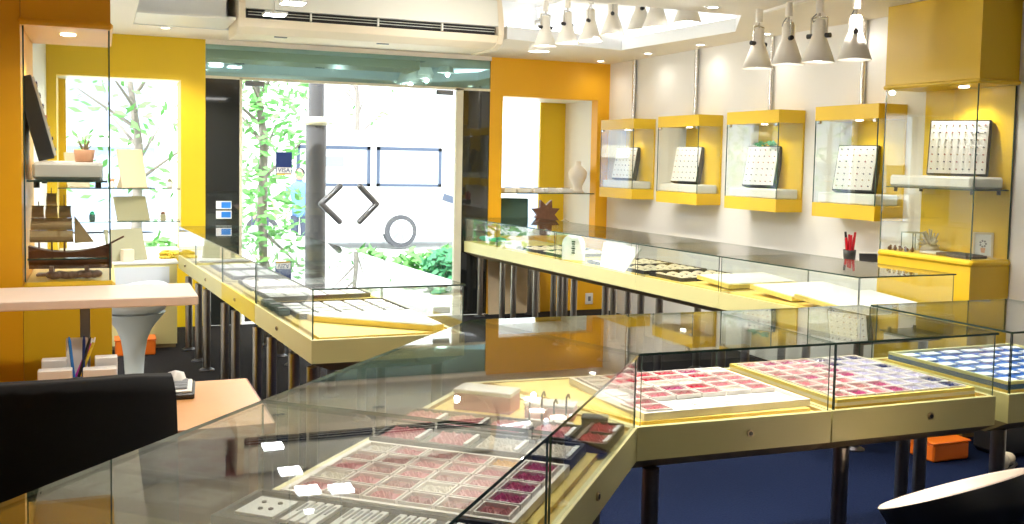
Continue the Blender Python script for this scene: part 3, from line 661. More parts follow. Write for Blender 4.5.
# ------------------------------------------------------------------ corner cabinets (right and left), each a base, a glass case and a header box
def corner_cabinet(side, label):
    if side > 0: u0, u1, v0, v1, fr = 4.735, 5.048, 4.40, 5.16, 4.735
    else: u0, u1, v0, v1, fr = -.298, .037, 4.50, 5.26, .037
    cu, cv = (u0+u1)/2, (v0+v1)/2; off = (cu, cv, 0)
    t = thing('corner_cabinet', label, 'cabinet', off)
    def bx(name, a, b_, m, parent=t, **k):
        q = MB(); q.box(((a[0]+b_[0])/2, (a[1]+b_[1])/2, (a[2]+b_[2])/2), tuple(b_[i]-a[i] for i in range(3)), m, **k); return q.build(name, parent, off=off)
    zt = 1.06
    bx('base', (u0, v0, 0), (u1, v1, zt-.04), M_CABY)
    o = .015
    bx('worktop', (u0-o if side > 0 else u0, v0-o, zt-.04), (u1 if side > 0 else u1+o, v1, zt), M_CABY, bev=.014)
    zc = 2.13
    bx('header', (u0, v0, zc), (u1, v1, ZC-.003), M_CABY if side > 0 else M_ORA)
    q = MB(); q.box((cu, cv, zc-.014), (u1-u0+.02, v1-v0+.03, .028), M_CABY if side > 0 else M_ORA, bev=.01); q.build('cornice', t, off=off)
    xs = fr+(.006 if side > 0 else -.006)
    q = MB(); q.box((xs, cv, (zt+zc-.03)/2), (.006, v1-v0-.01, zc-.032-zt), M_GL, sidem=None); q.build('glass_panel', t, off=off)
    q = MB(); q.box((cu, v0+.008, (zt+zc-.03)/2), (u1-u0-.03, .006, zc-.032-zt), M_GL); q.build('glass_panel', t, off=off)
    for (x, y) in ((xs, v0+.008), (xs, v1-.008), (u1-.008 if side > 0 else u0+.008, v0+.008)): q = MB(); q.box((x, y, (zt+zc-.03)/2), (.006, .006, zc-.032-zt), M_GEDGE); q.build('glass_edge', t, off=off)
    if side > 0: bx('back_panel', (u1-.012, v0+.012, zt), (u1, v1-.05, zc-.03), M_CABY)
    bx('glass_shelf', (u0+.015, v0+.02, 1.470), (u1-.015, v1-.03, 1.478), M_GEDGE)
    for x in (u0+.05, u1-.05):
        for y in (v0+.06, v1-.08): q = MB(); q.cyl((x, y, 1.445), (x, y, 1.47), .012, M_BLK, n=10); q.build('shelf_pin', t, off=off)
    q = MB()
    q.cyl((cu, cv-.12, zc-.034), (cu, cv-.12, zc-.029), .03, M_BULB, n=16); q.build('lamp', t, off=off)
    spot((cu-.05*side, cv-.12, zc-.045), 5, 2.4, rad=.02)
    if side < 0: bx('glass_shelf', (u0+.015, v0+.02, 1.148), (u1-.015, v0+.06, 1.154), M_GEDGE)
    bx('baseboard', (u0-.002, v0-.002, 0), (u1+.002, v0+.02, .05), M_UNDER)
    return t
corner_cabinet(1, 'tall yellow corner cabinet with a glass case at the right wall')
corner_cabinet(-1, 'tall yellow cabinet with a glass case holding a ship, at the left')
for side, (cu, cv, lb) in {1: (4.89, 4.78, 'white display pad on the glass shelf of the right corner cabinet'), -1: (-.13, 4.88, 'white display pad on the glass shelf of the left cabinet')}.items():
    b = MB(); b.box((0, 0, .037), (.27, .66, .072), M_PAD, bev=.012); solo(b, 'display_pad', lb, 'pad', (cu, cv, 1.4785))
t = thing('ring_board', 'large black-framed white ring board on the right cabinet pad', 'ring board', (4.86, 4.66, 1.5525))
ring_board(t, Vector((0, 0, 0)), .35, .345, -1.0, .16, 9, 7, dp=.04)
t = thing('ring_board', 'black-backed ring board seen edge-on in the left cabinet', 'ring board', (-.10, 4.85, 1.5515))
ring_board(t, Vector((-.09, 0, 0)), .34, .36, 1.62, .25, 7, 7)
t = thing('potted_cactus', 'small terracotta pot with a spiky plant on the left cabinet pad', 'plant', (-.07, 4.80, 1.5515))
b = MB(); b.lathe([(.001, 0), (.036, 0), (.044, .055), (.038, .055), (.036, .045), (.001, .045)], (0, 0, 0), M_TERRA, 16); b.build('pot', t)
b = MB()
for k in range(9):
    a = k*.7; b.cyl((0, 0, .045), (math.cos(a)*.035, math.sin(a)*.03, .08+.02*(k % 3)), .006, M_KHAKI, .001, n=6)
b.build('stem', t)
# ship model
t = thing('model_ship', 'wooden model sailing ship inside the left glass case', 'model ship', (-.20, 4.72, 1.0605), -.08)
b = MB(); st = []
for i in range(11):
    s = i/10; x = -.09+s*.33; w_ = .040*math.sin(PI*min(1, .12+s*.80))**.6; zt = .105+.05*(abs(s-.45)*1.6)**2
    st.append([(x, -w_, zt), (x, -w_*.8, .06), (x, 0, .03), (x, w_*.8, .06), (x, w_, zt)])
vs = [q for r in st for q in r]
b.add(vs, [[k*5+j, k*5+j+1, (k+1)*5+j+1, (k+1)*5+j] for k in range(10) for j in range(4)]+[[k*5, (k+1)*5, (k+1)*5+4, k*5+4] for k in range(10)]+[[0, 4, 3, 2, 1], [50, 51, 52, 53, 54]], M_BROWN); b.build('hull', t)
b = MB()
for x, h in ((-.05, .24), (.0, .30), (.05, .27)): b.cyl((x, 0, .10), (x, 0, .08+h), .004, M_BROWN, .002, n=8)
b.cyl((.22, 0, .13), (.29, 0, .17), .004, M_BROWN, n=8); b.build('mast', t)
for x, lv_ in ((-.052, 3), (.002, 4), (.055, 3)):
    b = MB()
    for k in range(lv_):
        z0 = .145+k*.053; w_ = .055-.007*k
        rows = []
        for i in range(5):
            s = i/4; rows.append([(x+(j/4*2-1)*w_*.62*(1-.12*s), -.006-.014*math.sin(PI*s), z0+s*.05) for j in range(5)])
        vs = [q for r in rows for q in r]; b.add(vs, [[i*5+j, i*5+j+1, (i+1)*5+j+1, (i+1)*5+j] for i in range(4) for j in range(4)], M_SAIL)
        b.cyl((x-w_*.6, -.006, z0+.05), (x+w_*.6, -.006, z0+.05), .002, M_BROWN, n=6)
    b.build('sail', t)
b = MB(); b.add([(.09, 0, .26), (.09, .001, .14), (.17, 0, .145)], [[0, 1, 2]], M_SAIL); b.add([(.09, .002, .26), (.17, .002, .145), (.09, .003, .14)], [[0, 1, 2]], M_SAIL); b.build('jib_sail', t)
b = MB()
for s in (0, .14): b.box((s, 0, .022), (.016, .07, .044), M_BROWN)
b.box((.07, 0, .006), (.26, .05, .012), M_BROWN, bev=.003); b.build('stand', t)
b = MB()
for k in range(16): b.ball((-.03+.012*k, random.uniform(-.012, .012), .014+.008*random.random()), .018, M_BROWN, 6, (1.2, 1, .9))
solo(b, 'carved_root', 'dark carved root ornament lying in front of the model ship', 'ornament', (-.17, 4.59, 1.0605))
# things on the right cabinet
t = thing('picture_frame', 'small pale picture frame with a potted flower drawing on the right cabinet', 'picture frame', (4.97, 4.53, 1.0605), -.75)
b = MB()
for c0, d0 in (((0, 0, .006), (.115, .012, .012)), ((0, 0, .149), (.115, .012, .012)), ((-.0515, 0, .0775), (.012, .012, .131)), ((.0515, 0, .0775), (.012, .012, .131))): b.box(c0, d0, M_CREAMB)
b.v = [tuple(Matrix.Rotation(-.18, 3, 'X')@Vector(q)) for q in b.v]; b.build('frame', t)
b = MB(); b.box((0, .002, .0775), (.091, .004, .131), M_CARD); b.add([(-.014, -.002, .06), (-.010, -.002, .03), (.010, -.002, .03), (.014, -.002, .06)], [[0, 1, 2, 3]], M_TERRA)
for k in range(7):
    a = k*.9; x, z = math.cos(a)*.016, .085+math.sin(a)*.018; b.add([(x-.007, -.0022, z), (x, -.0022, z-.007), (x+.007, -.0022, z), (x, -.0022, z+.007)], [[0, 1, 2, 3]], M_GREYP)
b.v = [tuple(Matrix.Rotation(-.18, 3, 'X')@Vector(q)) for q in b.v]; b.build('picture', t)
b = MB(); b.box((0, 0, .009), (.16, .26, .018), M_BRTRAY, bev=.004); b.box((0, 0, .019), (.13, .22, .004), M_DKTRAY); solo(b, 'dark_tray', 'flat dark brown tray lying before the picture frame', 'tray', (4.87, 4.60, 1.0605), -.1)
b = MB(); b.box((0, 0, .006), (.14, .16, .012), M_PW, bev=.003); solo(b, 'white_dish', 'flat white dish on the right cabinet between coral and dark tray', 'dish', (4.90, 4.82, 1.0605), .1)
b = MB()
for k in range(34):
    a = random.random()*2*PI; e = random.uniform(.1, 1.2); r = random.uniform(.045, .07)
    b.cyl((0, 0, .02), (math.cos(a)*r*math.cos(e), math.sin(a)*r*math.cos(e), .02+r*math.sin(e)*1.7), .008, M_CORAL, .004, n=6)
b.lathe([(.001, 0), (.05, 0), (.045, .02), (.03, .045), (.001, .05)], (0, 0, 0), M_CORAL, 14)
solo(b, 'coral_ornament', 'grey coral ornament on the right corner cabinet', 'ornament', (4.95, 4.93, 1.0605)).scale = (1.25, 1.25, 1.2)
t = thing('glass_box', 'small empty glass box on the far end of the right cabinet', 'glass box', (4.96, 5.08, 1.0605), 0)
b = MB(); b.box((0, 0, .055), (.12, .10, .11), M_GL); b.build('pane', t)
b = MB()
for sx in (-.06, .06):
    for sy in (-.05, .05): b.box((sx, sy, .055), (.004, .004, .11), M_GEDGE)
b.box((0, 0, .113), (.125, .105, .005), M_KHAKI); b.build('frame', t)
for k in range(5):
    b = MB(); b.ball((0, 0, .012), .013, M_BROWN, 6, (1.2, .9, 1)); b.ball((.008, 0, .026), .008, M_BROWN, 6); solo(b, 'figurine', 'tiny brown figurine in the row before the glass box', 'figurine', (4.775+.004*k, 5.10-.045*k, 1.0605), k, 'brown figurines on the right cabinet')
# low cabinet by the right wall with the tool cup
t = thing('low_cabinet', 'low pale cabinet against the right wall behind the right counters', 'cabinet', (4.93, 5.50, 0))
b = MB(); b.box((0, 0, .46), (.22, .58, .92), M_PW, bev=.01); b.build('body', t); b = MB(); b.box((0, 0, .93), (.23, .60, .02), M_PW, bev=.004); b.build('worktop', t)
t = thing('tool_cup', 'black cup of red-handled tools on the low cabinet', 'tool cup', (4.90, 5.62, .9405))
b = MB(); b.lathe([(.001, 0), (.04, 0), (.045, .07), (.041, .07), (.038, .006), (.001, .006)], (0, 0, 0), M_BLK, 16); b.build('cup', t)
for k in range(6):
    a = k*1.05; b = MB(); h = .15+.02*(k % 3); b.cyl((math.cos(a)*.015, math.sin(a)*.015, .01), (math.cos(a)*.035, math.sin(a)*.035, h), .011, M_BLK if k == 2 else M_REDP, .008, n=8)
    tool = solo(b, 'tool', 'red-handled tool standing in the black cup' if k != 2 else 'black-handled tool standing in the black cup', 'tool', (4.90, 5.62, .9475), 0, 'tools in the cup' if k != 2 else None)
t = thing('card_stand', 'white-edged black stand beside the tool cup', 'stand', (4.90, 5.43, .9405), -.6)
b = MB(); b.box((0, 0, .03), (.12, .012, .06), M_BLK, rx=-.5); b.build('panel', t); b = MB(); b.box((0, .006, .064), (.13, .016, .008), M_PW, rx=-.5); b.build('edge', t)
# ------------------------------------------------------------------ window niches: shelves and displays
def shelf(x0, x1, y0, y1, z, label):
    b = MB(); b.box(((x0+x1)/2, (y0+y1)/2, z), (x1-x0, y1-y0, .008), M_GL, sidem=M_GEDGE); return solo(b, 'glass_shelf', label, 'shelf', (0, 0, 0))
shelf(-.355, .665, 9.62, 9.95, 1.27, 'upper glass shelf in the left window'); shelf(-.355, .665, 9.62, 9.95, .972, 'lower glass shelf in the left window')
shelf(3.825, 4.905, 9.62, 9.95, 1.25, 'glass shelf across the right window')
def board(c, w, h, lean, rz, face, label, prop=True):
    t = thing('display_board', label, 'display board', c, rz)
    R = Matrix.Rotation(-lean, 3, 'X')
    b = MB(); b.box((0, 0, h/2), (w, .012, h), face, bev=.002); b.v = [tuple(R@Vector(q)) for q in b.v]; b.build('panel', t)
    b = MB(); b.add([(-w*.2, .01, 0), (w*.2, .01, 0), (w*.15, h*math.sin(lean)+.14, 0), (w*.2, h*math.sin(lean)*.7+.008, h*.65), (-w*.2, h*math.sin(lean)*.7+.008, h*.65), (-w*.15, h*math.sin(lean)+.14, 0)], [[0, 1, 3, 4], [4, 3, 2, 5], [0, 4, 5], [1, 2, 3]], face); b.build('prop', t); return t
board((.28, 9.74, 1.2745), .26, .36, .25, .55, M_CREAMB, 'cream easel board on the upper shelf of the left window')
board((.27, 9.74, .9765), .30, .24, .45, .35, M_KHAKI, 'olive easel board on the middle shelf of the left window')
board((-.19, 9.72, 1.2745), .2, .32, .25, .4, M_CREAMB, 'pale easel board at the left of the upper window shelf')
for k in range(4):
    b = MB(); b.box((0, 0, .03), (.05, .05, .06), (M_PW, M_DGREEN, M_KHAKI, M_PW)[k], bev=.006); b.ball((0, 0, .068), .02, (M_TERRA, M_GREENC, M_BROWN, M_KHAKI)[k], 6)
    solo(b, 'ornament', ('small white pedestal with a terracotta stone', 'small green pedestal ornament', 'small khaki pedestal ornament', 'small white pedestal with an olive stone')[k] + ' on the left window shelves', 'ornament', ((.09, 9.68, 1.2745), (-.08, 9.68, .9765), (.52, 9.70, .9765), (.58, 9.72, 1.2745))[k])
board((4.02, 9.72, .8035), .30, .42, .4, -.35, M_DGREEN, 'dark blue-green necklace board in the right window')
t = thing('star_ornament', 'brown star-shaped ornament beside the necklace board', 'ornament', (4.37, 9.68, .8025))
b = MB(); n = 16; pts = [((.17 if i % 2 else .10)*math.cos(2*PI*i/n), (.17 if i % 2 else .10)*math.sin(2*PI*i/n)) for i in range(n)]
vs = [(x, 0, z+.22) for x, z in pts]+[(x, .05, z+.22) for x, z in pts]; b.add(vs, [list(range(n-1, -1, -1)), list(range(n, 2*n))]+[[i, (i+1) % n, n+(i+1) % n, n+i] for i in range(n)], M_BROWN); b.build('star', t)
b = MB(); b.box((0, .025, .03), (.10, .08, .06), M_BROWN, bev=.01); b.build('foot', t)
t = thing('necklace_bust', 'white necklace bust on the right end of the window shelf', 'bust', (4.78, 9.78, 1.2545))
b = MB(); b.lathe([(.001, 0), (.07, 0), (.075, .02), (.05, .03), (.055, .08), (.10, .16), (.11, .22), (.07, .27), (.035, .30), (.034, .34), (.001, .345)], (0, 0, 0), M_PAD, 20, sy=.6); b.build('torso', t)
for k in range(5):
    b = MB(); b.box((0, 0, .025), (.14, .14, .05), M_PAD, bev=.008); b.box((0, -.02, .053), (.08, .05, .006), M_GREYP)
    solo(b, 'jewel_pad', 'white jewel pad with a grey centre on the right window shelf', 'pad', (3.95+.165*k, 9.74, 1.2545), 0, 'jewel pads on the right window shelf')
b = MB(); b.box((0, 0, .04), (.5, .2, .08), M_PAD, bev=.012); b.lathe([(.001, .16), (.05, .13), (.07, .08)], (.1, 0, 0), M_CORAL, 14); solo(b, 'white_pedestal', 'low white pedestal in the bottom of the right window', 'pedestal', (4.62, 9.95, .8025))
# cabinet under the left window
t = thing('window_cabinet', 'low cream cabinet with bluish shade coloured onto its front, under the left window', 'cabinet', (.07, 9.10, 0))
b = MB(); b.box((0, 0, .36), (1.0, .98, .66), M_BASE); b.box((0, 0, .02), (.98, .96, .04), M_UNDER); b.build('body', t)
b = MB(); b.box((0, 0, .70), (1.02, 1.0, .02), M_PW, bev=.004); b.build('worktop', t)
b = MB(); b.box((-.02, -.493, .54), (.92, .008, .26), M_CARGL); b.build('front_panel', t)  # bluish shade on the cream front, coloured in as a pale panel
board((.20, 8.75, .7105), .33, .27, .35, .45, M_KHAKI, 'khaki easel board standing on the window cabinet')
b = MB(); b.box((0, 0, .05), (.09, .07, .10), M_CREAMB, bev=.005); solo(b, 'cream_block', 'cream block in front of the khaki board on the window cabinet', 'block', (.19, 8.68, .7105), .3)
b = MB()
for k in range(5):
    R = Matrix.Rotation(k*1.3, 3, 'Z') @ Matrix.Rotation(.25*(k % 3), 3, 'X')
    pts = [Vector((.05*(k % 2)-.03, .02*k-.04, .03+.008*k))+R@Vector((math.cos(a)*.05, math.sin(a)*.035, 0)) for a in [i*2*PI/12 for i in range(13)]]; b.tube(pts, .012, M_GOLD, 6)
solo(b, 'gold_coil', 'coil of bright yellow beads on the window cabinet', 'beads', (.52, 8.70, .7105), 0)
b = MB(); b.box((0, 0, .06), (.30, .20, .12), M_ORB, bev=.01); b.box((0, 0, .124), (.31, .21, .01), M_ORB, bev=.004); solo(b, 'orange_box', 'orange box on the carpet in front of the window cabinet', 'box', (.24, 8.42, 0))
# stuff under and behind the right counters
b = MB(); b.box((0, 0, .29), (.58, .02, .58), M_CARDBD, rx=-.06); solo(b, 'cardboard_sheet', 'tan sheet leaning on the orange wall behind the right counter legs', 'sheet', (3.97, 9.565, .001))
b = MB(); b.box((0, 0, 0), (.09, .012, .12), M_PW, bev=.004); b.box((0, -.007, 0), (.03, .006, .05), M_GREYP); solo(b, 'wall_socket', 'small white socket on the orange wall under the right window', 'socket', (4.86, 9.593, .12))
b = MB(); b.box((0, 0, .09), (.34, .5, .18), M_PW, bev=.01); b.box((0, 0, .185), (.36, .52, .02), M_PW, bev=.005); solo(b, 'storage_box', 'white lidded box on the carpet by the right wall', 'box', (4.80, 7.75, 0))
b = MB(); b.box((0, 0, .05), (.26, .18, .10), M_ORB, bev=.01); b.box((0, 0, .104), (.27, .19, .01), M_ORB, bev=.004); solo(b, 'orange_box', 'orange box on the floor beneath the right front counter', 'box', (4.30, 4.15, 0))
t = thing('shoe', 'tan shoe on the floor below the right front counter', 'shoe', (4.45, 3.85, 0), .5)
b = MB(); b.box((0, 0, .012), (.26, .09, .024), M_BLK, bev=.01); b.build('sole', t)
b = MB(); b.ball((.06, 0, .045), .05, M_CREAMB, 8, (1.5, .85, .7)); b.ball((-.06, 0, .06), .05, M_CREAMB, 8, (1.2, .85, .95)); b.build('upper', t)
b = MB(); b.box((0, 0, .11), (.3, .22, .22), M_BLK, bev=.03); b.box((0, 0, .23), (.12, .02, .05), M_BLK); solo(b, 'black_bag', 'black bag on the floor beside the tan shoe', 'bag', (4.74, 4.10, 0))
# ------------------------------------------------------------------ card signs on the door
def text(s, size, m, parent, loc, rx=PI/2, rz=0):
    cu = bpy.data.curves.new('lettering', 'FONT'); cu.body = s; cu.size = size; cu.extrude = .0008; cu.align_x = 'CENTER'; cu.align_y = 'CENTER'
    o = bpy.data.objects.new('tmp', cu); C.objects.link(o); dg = bpy.context.evaluated_depsgraph_get(); me = bpy.data.meshes.new_from_object(o.evaluated_get(dg)); bpy.data.objects.remove(o)
    me.materials.clear(); me.materials.append(m); q = bpy.data.objects.new('lettering', me); C.objects.link(q); q.parent = parent; q.location = loc; q.rotation_euler = (rx, 0, rz); return q
def sign(loc, w, h, label, m, txt, sz):
    t = thing('card_sign', label, 'sign', loc)
    b = MB(); b.box((0, 0, 0), (w, .006, h), m); b.build('panel', t)
    b = MB(); b.box((0, -.0035, -h*.30), (w*.9, .002, h*.26), M_CARD); b.build('label_strip', t)
    b = MB(); b.box((0, -.0035, -h*.47), (w*.9, .002, h*.06), M_YSTR); b.build('gold_strip', t)
    text(txt, sz, M_VISAB, t, (0, -.0055, -h*.30))
sign((1.60, 9.612, 1.52), .15, .215, 'blue payment card sign hanging on the left door glass', M_VISAB, 'VISA', .058)
for k, (x, z) in enumerate(((1.05, 1.125), (1.05, 1.035))):
    t = thing('card_sticker', ('upper' if k == 0 else 'lower') + ' of the two blue and white stickers on the dark glass panel', 'sticker', (x, 9.611, z))
    b = MB(); b.box((0, 0, 0), (.14, .003, .075), M_CARD); b.build('backing', t); b = MB(); b.box((.02, -.002, 0), (.085, .002, .055), M_BLUEP); b.build('emblem', t)
# ------------------------------------------------------------------ ceiling fittings
LIGHTS = []
def area(loc, sx, sy, e, col=(1, .97, .93), rot=(0, 0, 0)):
    l = bpy.data.lights.new('area', 'AREA'); l.shape = 'RECTANGLE'; l.size = sx; l.size_y = sy; l.energy = e; l.color = col
    o = bpy.data.objects.new('area', l); C.objects.link(o); o.location = loc; o.rotation_euler = rot; return o
dl = thing('downlight', 'round recessed downlight, farthest of the row by the right wall', 'downlight', (4.80, 9.35, ZC))
b = MB(); b.lathe([(.032, -.004), (.05, -.006), (.056, 0)], (0, 0, 0), M_PW, 24); b.build('rim', dl)
b = MB(); b.cyl((0, 0, -.003), (0, 0, -.0005), .034, M_BULB, n=20); b.build('lamp', dl)
dls = [(4.84, 8.44, 'second from the far end of the right wall row'), (4.87, 7.58, 'above the second wall case in the right wall row'), (4.90, 6.68, 'above the third wall case in the right wall row'), (4.90, 5.64, 'nearest of the right wall row'), (3.77, 5.73, 'alone beside the ceiling recess corner')]
for x, y, s in dls: dup(dl, (x, y, ZC), label='round recessed downlight, '+s)
for x, y in [(4.80, 9.35)]+[(a, b_) for a, b_, _ in dls]: spot((x, y, ZC-.02), 2.5, 2.8, rad=.06, blend=1)
# added fill lamps above the front counters (out of the picture, they light the trays)
for k, (x, y, e) in enumerate(((1.95, 2.98, 95), (2.70, 3.02, 60), (3.50, 3.05, 55), (1.15, 2.70, 32), (.62, 2.2, 22), (4.15, 4.75, 60), (1.25, 5.0, 26), (1.2, 6.2, 20))):
    dup(dl, (x, y, ZC), label='added fill downlight above the ' + ('pink gem tray', 'pink to blue gem tray', 'blue tray', 'dark gem trays', 'pale gem grid', 'nearest right counter', 'nearest left counter', 'bright yellow left counter')[k])
    spot((x, y, ZC-.02), e, 1.0, rad=.06, col=(1, .95, .86) if k != 2 else (.75, .86, 1))
# spotlights
def spotlight(label, group):
    t = thing('track_spotlight', label, 'spotlight', (0, 0, 0), 0, group)
    b = MB(); b.cyl((0, 0, -.075), (0, 0, 0), .020, M_LAMP, n=16); b.build('adapter', t)
    b = MB(); b.cyl((0, 0, -.095), (0, 0, -.075), .006, M_STEEL, n=8); b.tube([(-.045, 0, -.20), (-.045, 0, -.10), (.0, 0, -.095), (.045, 0, -.10), (.045, 0, -.20)], .0045, M_STEEL, 8); b.build('yoke', t)
    b = MB(); b.lathe([(.001, -.105), (.026, -.108), (.034, -.13), (.034, -.19), (.040, -.205), (.088, -.335), (.083, -.335), (.036, -.212), (.001, -.205)], (0, 0, 0), M_LAMP, 24); b.build('shade', t)
    for s in (-1, 1):
        b = MB(); b.cyl((s*.036, 0, -.195), (s*.066, 0, -.195), .013, M_BLK, n=12); b.build('knob', t)
    b = MB(); b.lathe([(.001, -.325), (.06, -.322), (.072, -.312)], (0, 0, 0), M_BULB, 18); b.build('bulb', t)
    b = MB(); b.tube([(.012, .01, -.08), (.03, .02, -.10), (.02, .03, -.125), (.0, .02, -.11)], .003, M_GREYP, 6); b.build('cable', t)
    return t
sp = spotlight('white cone spotlight in the recess, first from the far end', 'white cone spotlights in the ceiling recess')
sp.location = (3.64, 8.30, 2.955); sp.rotation_euler = (0, 0, .3); sp.scale = (1.14, 1.14, 1.14)
ordn = ('second', 'third', 'fourth', 'fifth', 'sixth', 'seventh', 'eighth')
for k, (x, y) in enumerate(((3.52, 7.90), (3.60, 7.63), (3.68, 7.36), (3.66, 6.94), (3.71, 6.60), (3.73, 6.40), (3.78, 6.06))):
    dup(sp, (x, y, 2.955), .3+.25*k, 'white cone spotlight in the recess, %s from the far end' % ordn[k])
b = MB(); b.cyl((3.62, 8.45, 2.968), (3.76, 6.0, 2.968), .013, M_PW, n=8); solo(b, 'light_track', 'white light track on the recess ceiling carrying the cone spotlights', 'light track')
tr = [(4.02, 5.56, .3, 2.622), (4.02, 5.25, 1.2, 2.622), (4.08, 5.03, 2.0, 2.622), (4.16, 4.80, .9, 2.622)]
for k, (x, y, rz, z) in enumerate(tr):
    dup(sp, (x, y, z), rz, 'white cone spotlight on the right ceiling track, %s' % ('farthest of four', 'second of four', 'third of four', 'nearest of four')[k], 'cone spotlights on the right ceiling track').scale = (1.16, 1.16, 1.16)
b = MB(); b.box((4.07, 5.05, ZC-.010), (.034, 1.35, .020), M_LAMP, rz=-.13, bev=.004); solo(b, 'light_track', 'pale light track on the lower ceiling at the right', 'light track')
for k, (x, y, rz, z) in enumerate(tr): spot((x, y, z-.34), 16, 1.8, (x+.1, y-.05, 0), rad=.05)
# cove strip along the recess
for k, (a, b_) in enumerate((((4.26, 5.98), (4.74, 6.74)), ((4.74, 6.75), (4.63, 8.36)), ((4.6, 8.37), (3.3, 8.2)))):
    b = MB(); b.cyl((*a, ZC+.135), (*b_, ZC+.135), .014, M_LED, n=10); solo(b, 'light_tube', 'glowing cove tube along the ' + ('slanted end', 'right side', 'back side')[k] + ' of the ceiling recess', 'light tube')
# square lights in the recess
sl = thing('square_light', 'square lit lamp hung in the recess, nearest of four', 'ceiling light', (1.50, 6.62, 2.655), 0)
b = MB(); b.box((0, 0, .010), (.17, .17, .02), M_PW, bev=.003); b.build('frame', sl); b = MB(); b.box((0, 0, -.001), (.15, .15, .004), M_PANEL); b.build('diffuser', sl)
b = MB(); b.cyl((0, 0, .02), (0, 0, .344), .008, M_PW, n=8); b.build('stem', sl)
for x, y, s in ((1.28, 6.66, 'second of four'), (1.24, 7.11, 'third of four'), (1.22, 7.77, 'farthest of four')):
    dup(sl, (x, y, 2.655), label='square lit lamp hung in the recess, '+s)
def point(loc, e, r=.02, col=(1, .97, .92)):
    l = bpy.data.lights.new('point', 'POINT'); l.energy = e; l.shadow_soft_size = r; l.color = col
    o = bpy.data.objects.new('point', l); C.objects.link(o); o.location = loc; return o
for x, y in ((3.66, 8.30), (3.70, 7.37), (3.72, 6.60), (3.79, 6.06)): point((x, y, 2.55), 1.6)  # added fill under the spotlights, brightening recess and ceiling
point((2.2, 5.1, 2.1), 9)  # this and the next: added room fill, no fitting there
point((2.6, 7.4, 2.3), 9)
for x, y in ((1.44, 6.61), (1.28, 6.66), (1.24, 7.11), (1.22, 7.77)): spot((x, y, 2.645), 30, 2.6, rad=.008, col=(.95, .98, 1))
for x, y in ((3.64, 8.30), (3.60, 7.7), (3.68, 7.2), (3.70, 6.6), (3.75, 6.1)): spot((x+.02, y, 2.60), 26, 2.4, rad=.05)
# added fill: an unseen light panel behind the camera, plus extra downlights
pl = thing('fill_panel', 'added fill light panel in the ceiling behind the camera', 'ceiling light', (1.6, -.3, ZC))
b = MB(); b.box((0, 0, -.006), (1.24, .64, .012), M_PW, bev=.003); b.build('frame', pl)
b = MB(); b.box((0, 0, -.013), (1.16, .56, .004), mat('fill_diffuser', (1, 1, 1), .5, emit=(1, .97, .92), estr=1.5)); b.build('diffuser', pl)
area((1.6, -.3, ZC-.02), 1.1, .5, 2.5)
for k, (x, y) in enumerate(((2.4, 4.3), (3.2, 4.3), (.15, 3.35), (.1, 6.2), (2.6, 5.3), (.5, 8.9))):  # downlights added as general fill, the desk one to brighten the organiser
    dup(dl, (x, y, ZC), label='added fill downlight above the ' + ('aisle behind the front counter', 'aisle corner by the right run', 'desk', 'white stool side', 'middle of the aisle', 'window cabinet')[k]); spot((x, y, ZC-.02), 42, 2.4, rad=.05)
# air conditioner
t = thing('air_conditioner', 'long white ceiling air conditioner above the glass doors', 'air conditioner', (2.1, 8.4, 2.55))
off = (2.1, 8.4, 2.55)
pf = [(8.10, 2.96), (8.06, 2.76), (8.055, 2.66), (8.10, 2.60), (8.22, 2.555), (8.72, 2.56), (8.74, 2.96)]
def extr(pf, x0, x1, m, name, par):
    b = MB(); n = len(pf); vs = [(x0, y, z) for y, z in pf]+[(x1, y, z) for y, z in pf]
    b.add(vs, [list(range(n)), list(range(2*n-1, n-1, -1))]+[[(i+1) % n, i, n+i, n+(i+1) % n] for i in range(n)], m); return b.build(name, par, off=off)
extr(pf[:2]+[(8.055, 2.735), (8.30, 2.735), (8.30, 2.96)], 1.04, 3.15, M_ACU, 'front_panel', t)
extr([(8.065, 2.66), (8.10, 2.60), (8.22, 2.555), (8.72, 2.56), (8.74, 2.96), (8.31, 2.96), (8.31, 2.66)], 1.04, 3.15, M_ACB, 'body', t)
b = MB(); b.box((2.095, 8.20, 2.698), (2.08, .20, .070), M_SLOT); vent = b.build('vent', t, off=off)
b = MB()
for z in (2.712, 2.690): b.box((2.095, 8.085, z), (2.06, .03, .003), M_ACU, rx=.2)
for x in (1.55, 2.1, 2.65): b.box((x, 8.075, 2.70), (.012, .03, .066), M_ACU)
b.build('louvre', vent, off=off)
for x0, x1 in ((.99, 1.04), (3.15, 3.20)): extr([(8.12, 2.97), (8.05, 2.77), (8.045, 2.66), (8.09, 2.59), (8.22, 2.545), (8.73, 2.55), (8.75, 2.97)], x0, x1, M_ACB, 'end_cap', t)
b = MB()
pass
for x in (1.35, 2.2): b = MB(); b.box((x, 8.30, 2.553), (.10, .03, .01), M_GREYP); b.build('sensor', t, off=off)
# white box hanging at the left of the recess
t = thing('ceiling_duct', 'white hanging duct box left of the air conditioner', 'duct', (.61, 8.45, 2.64))
off = (.61, 8.45, 2.64)
b = MB(); b.box((.58, 8.48, 2.83), (.66, .60, .33), M_CARGL if False else M_CEILW); b.build('casing', t, off=off)
b = MB(); b.prism([(.25, 8.10), (.975, 8.10), (.975, 8.79), (.25, 8.79)], 2.645, 2.664, M_PW); b.build('flange', t, off=off)
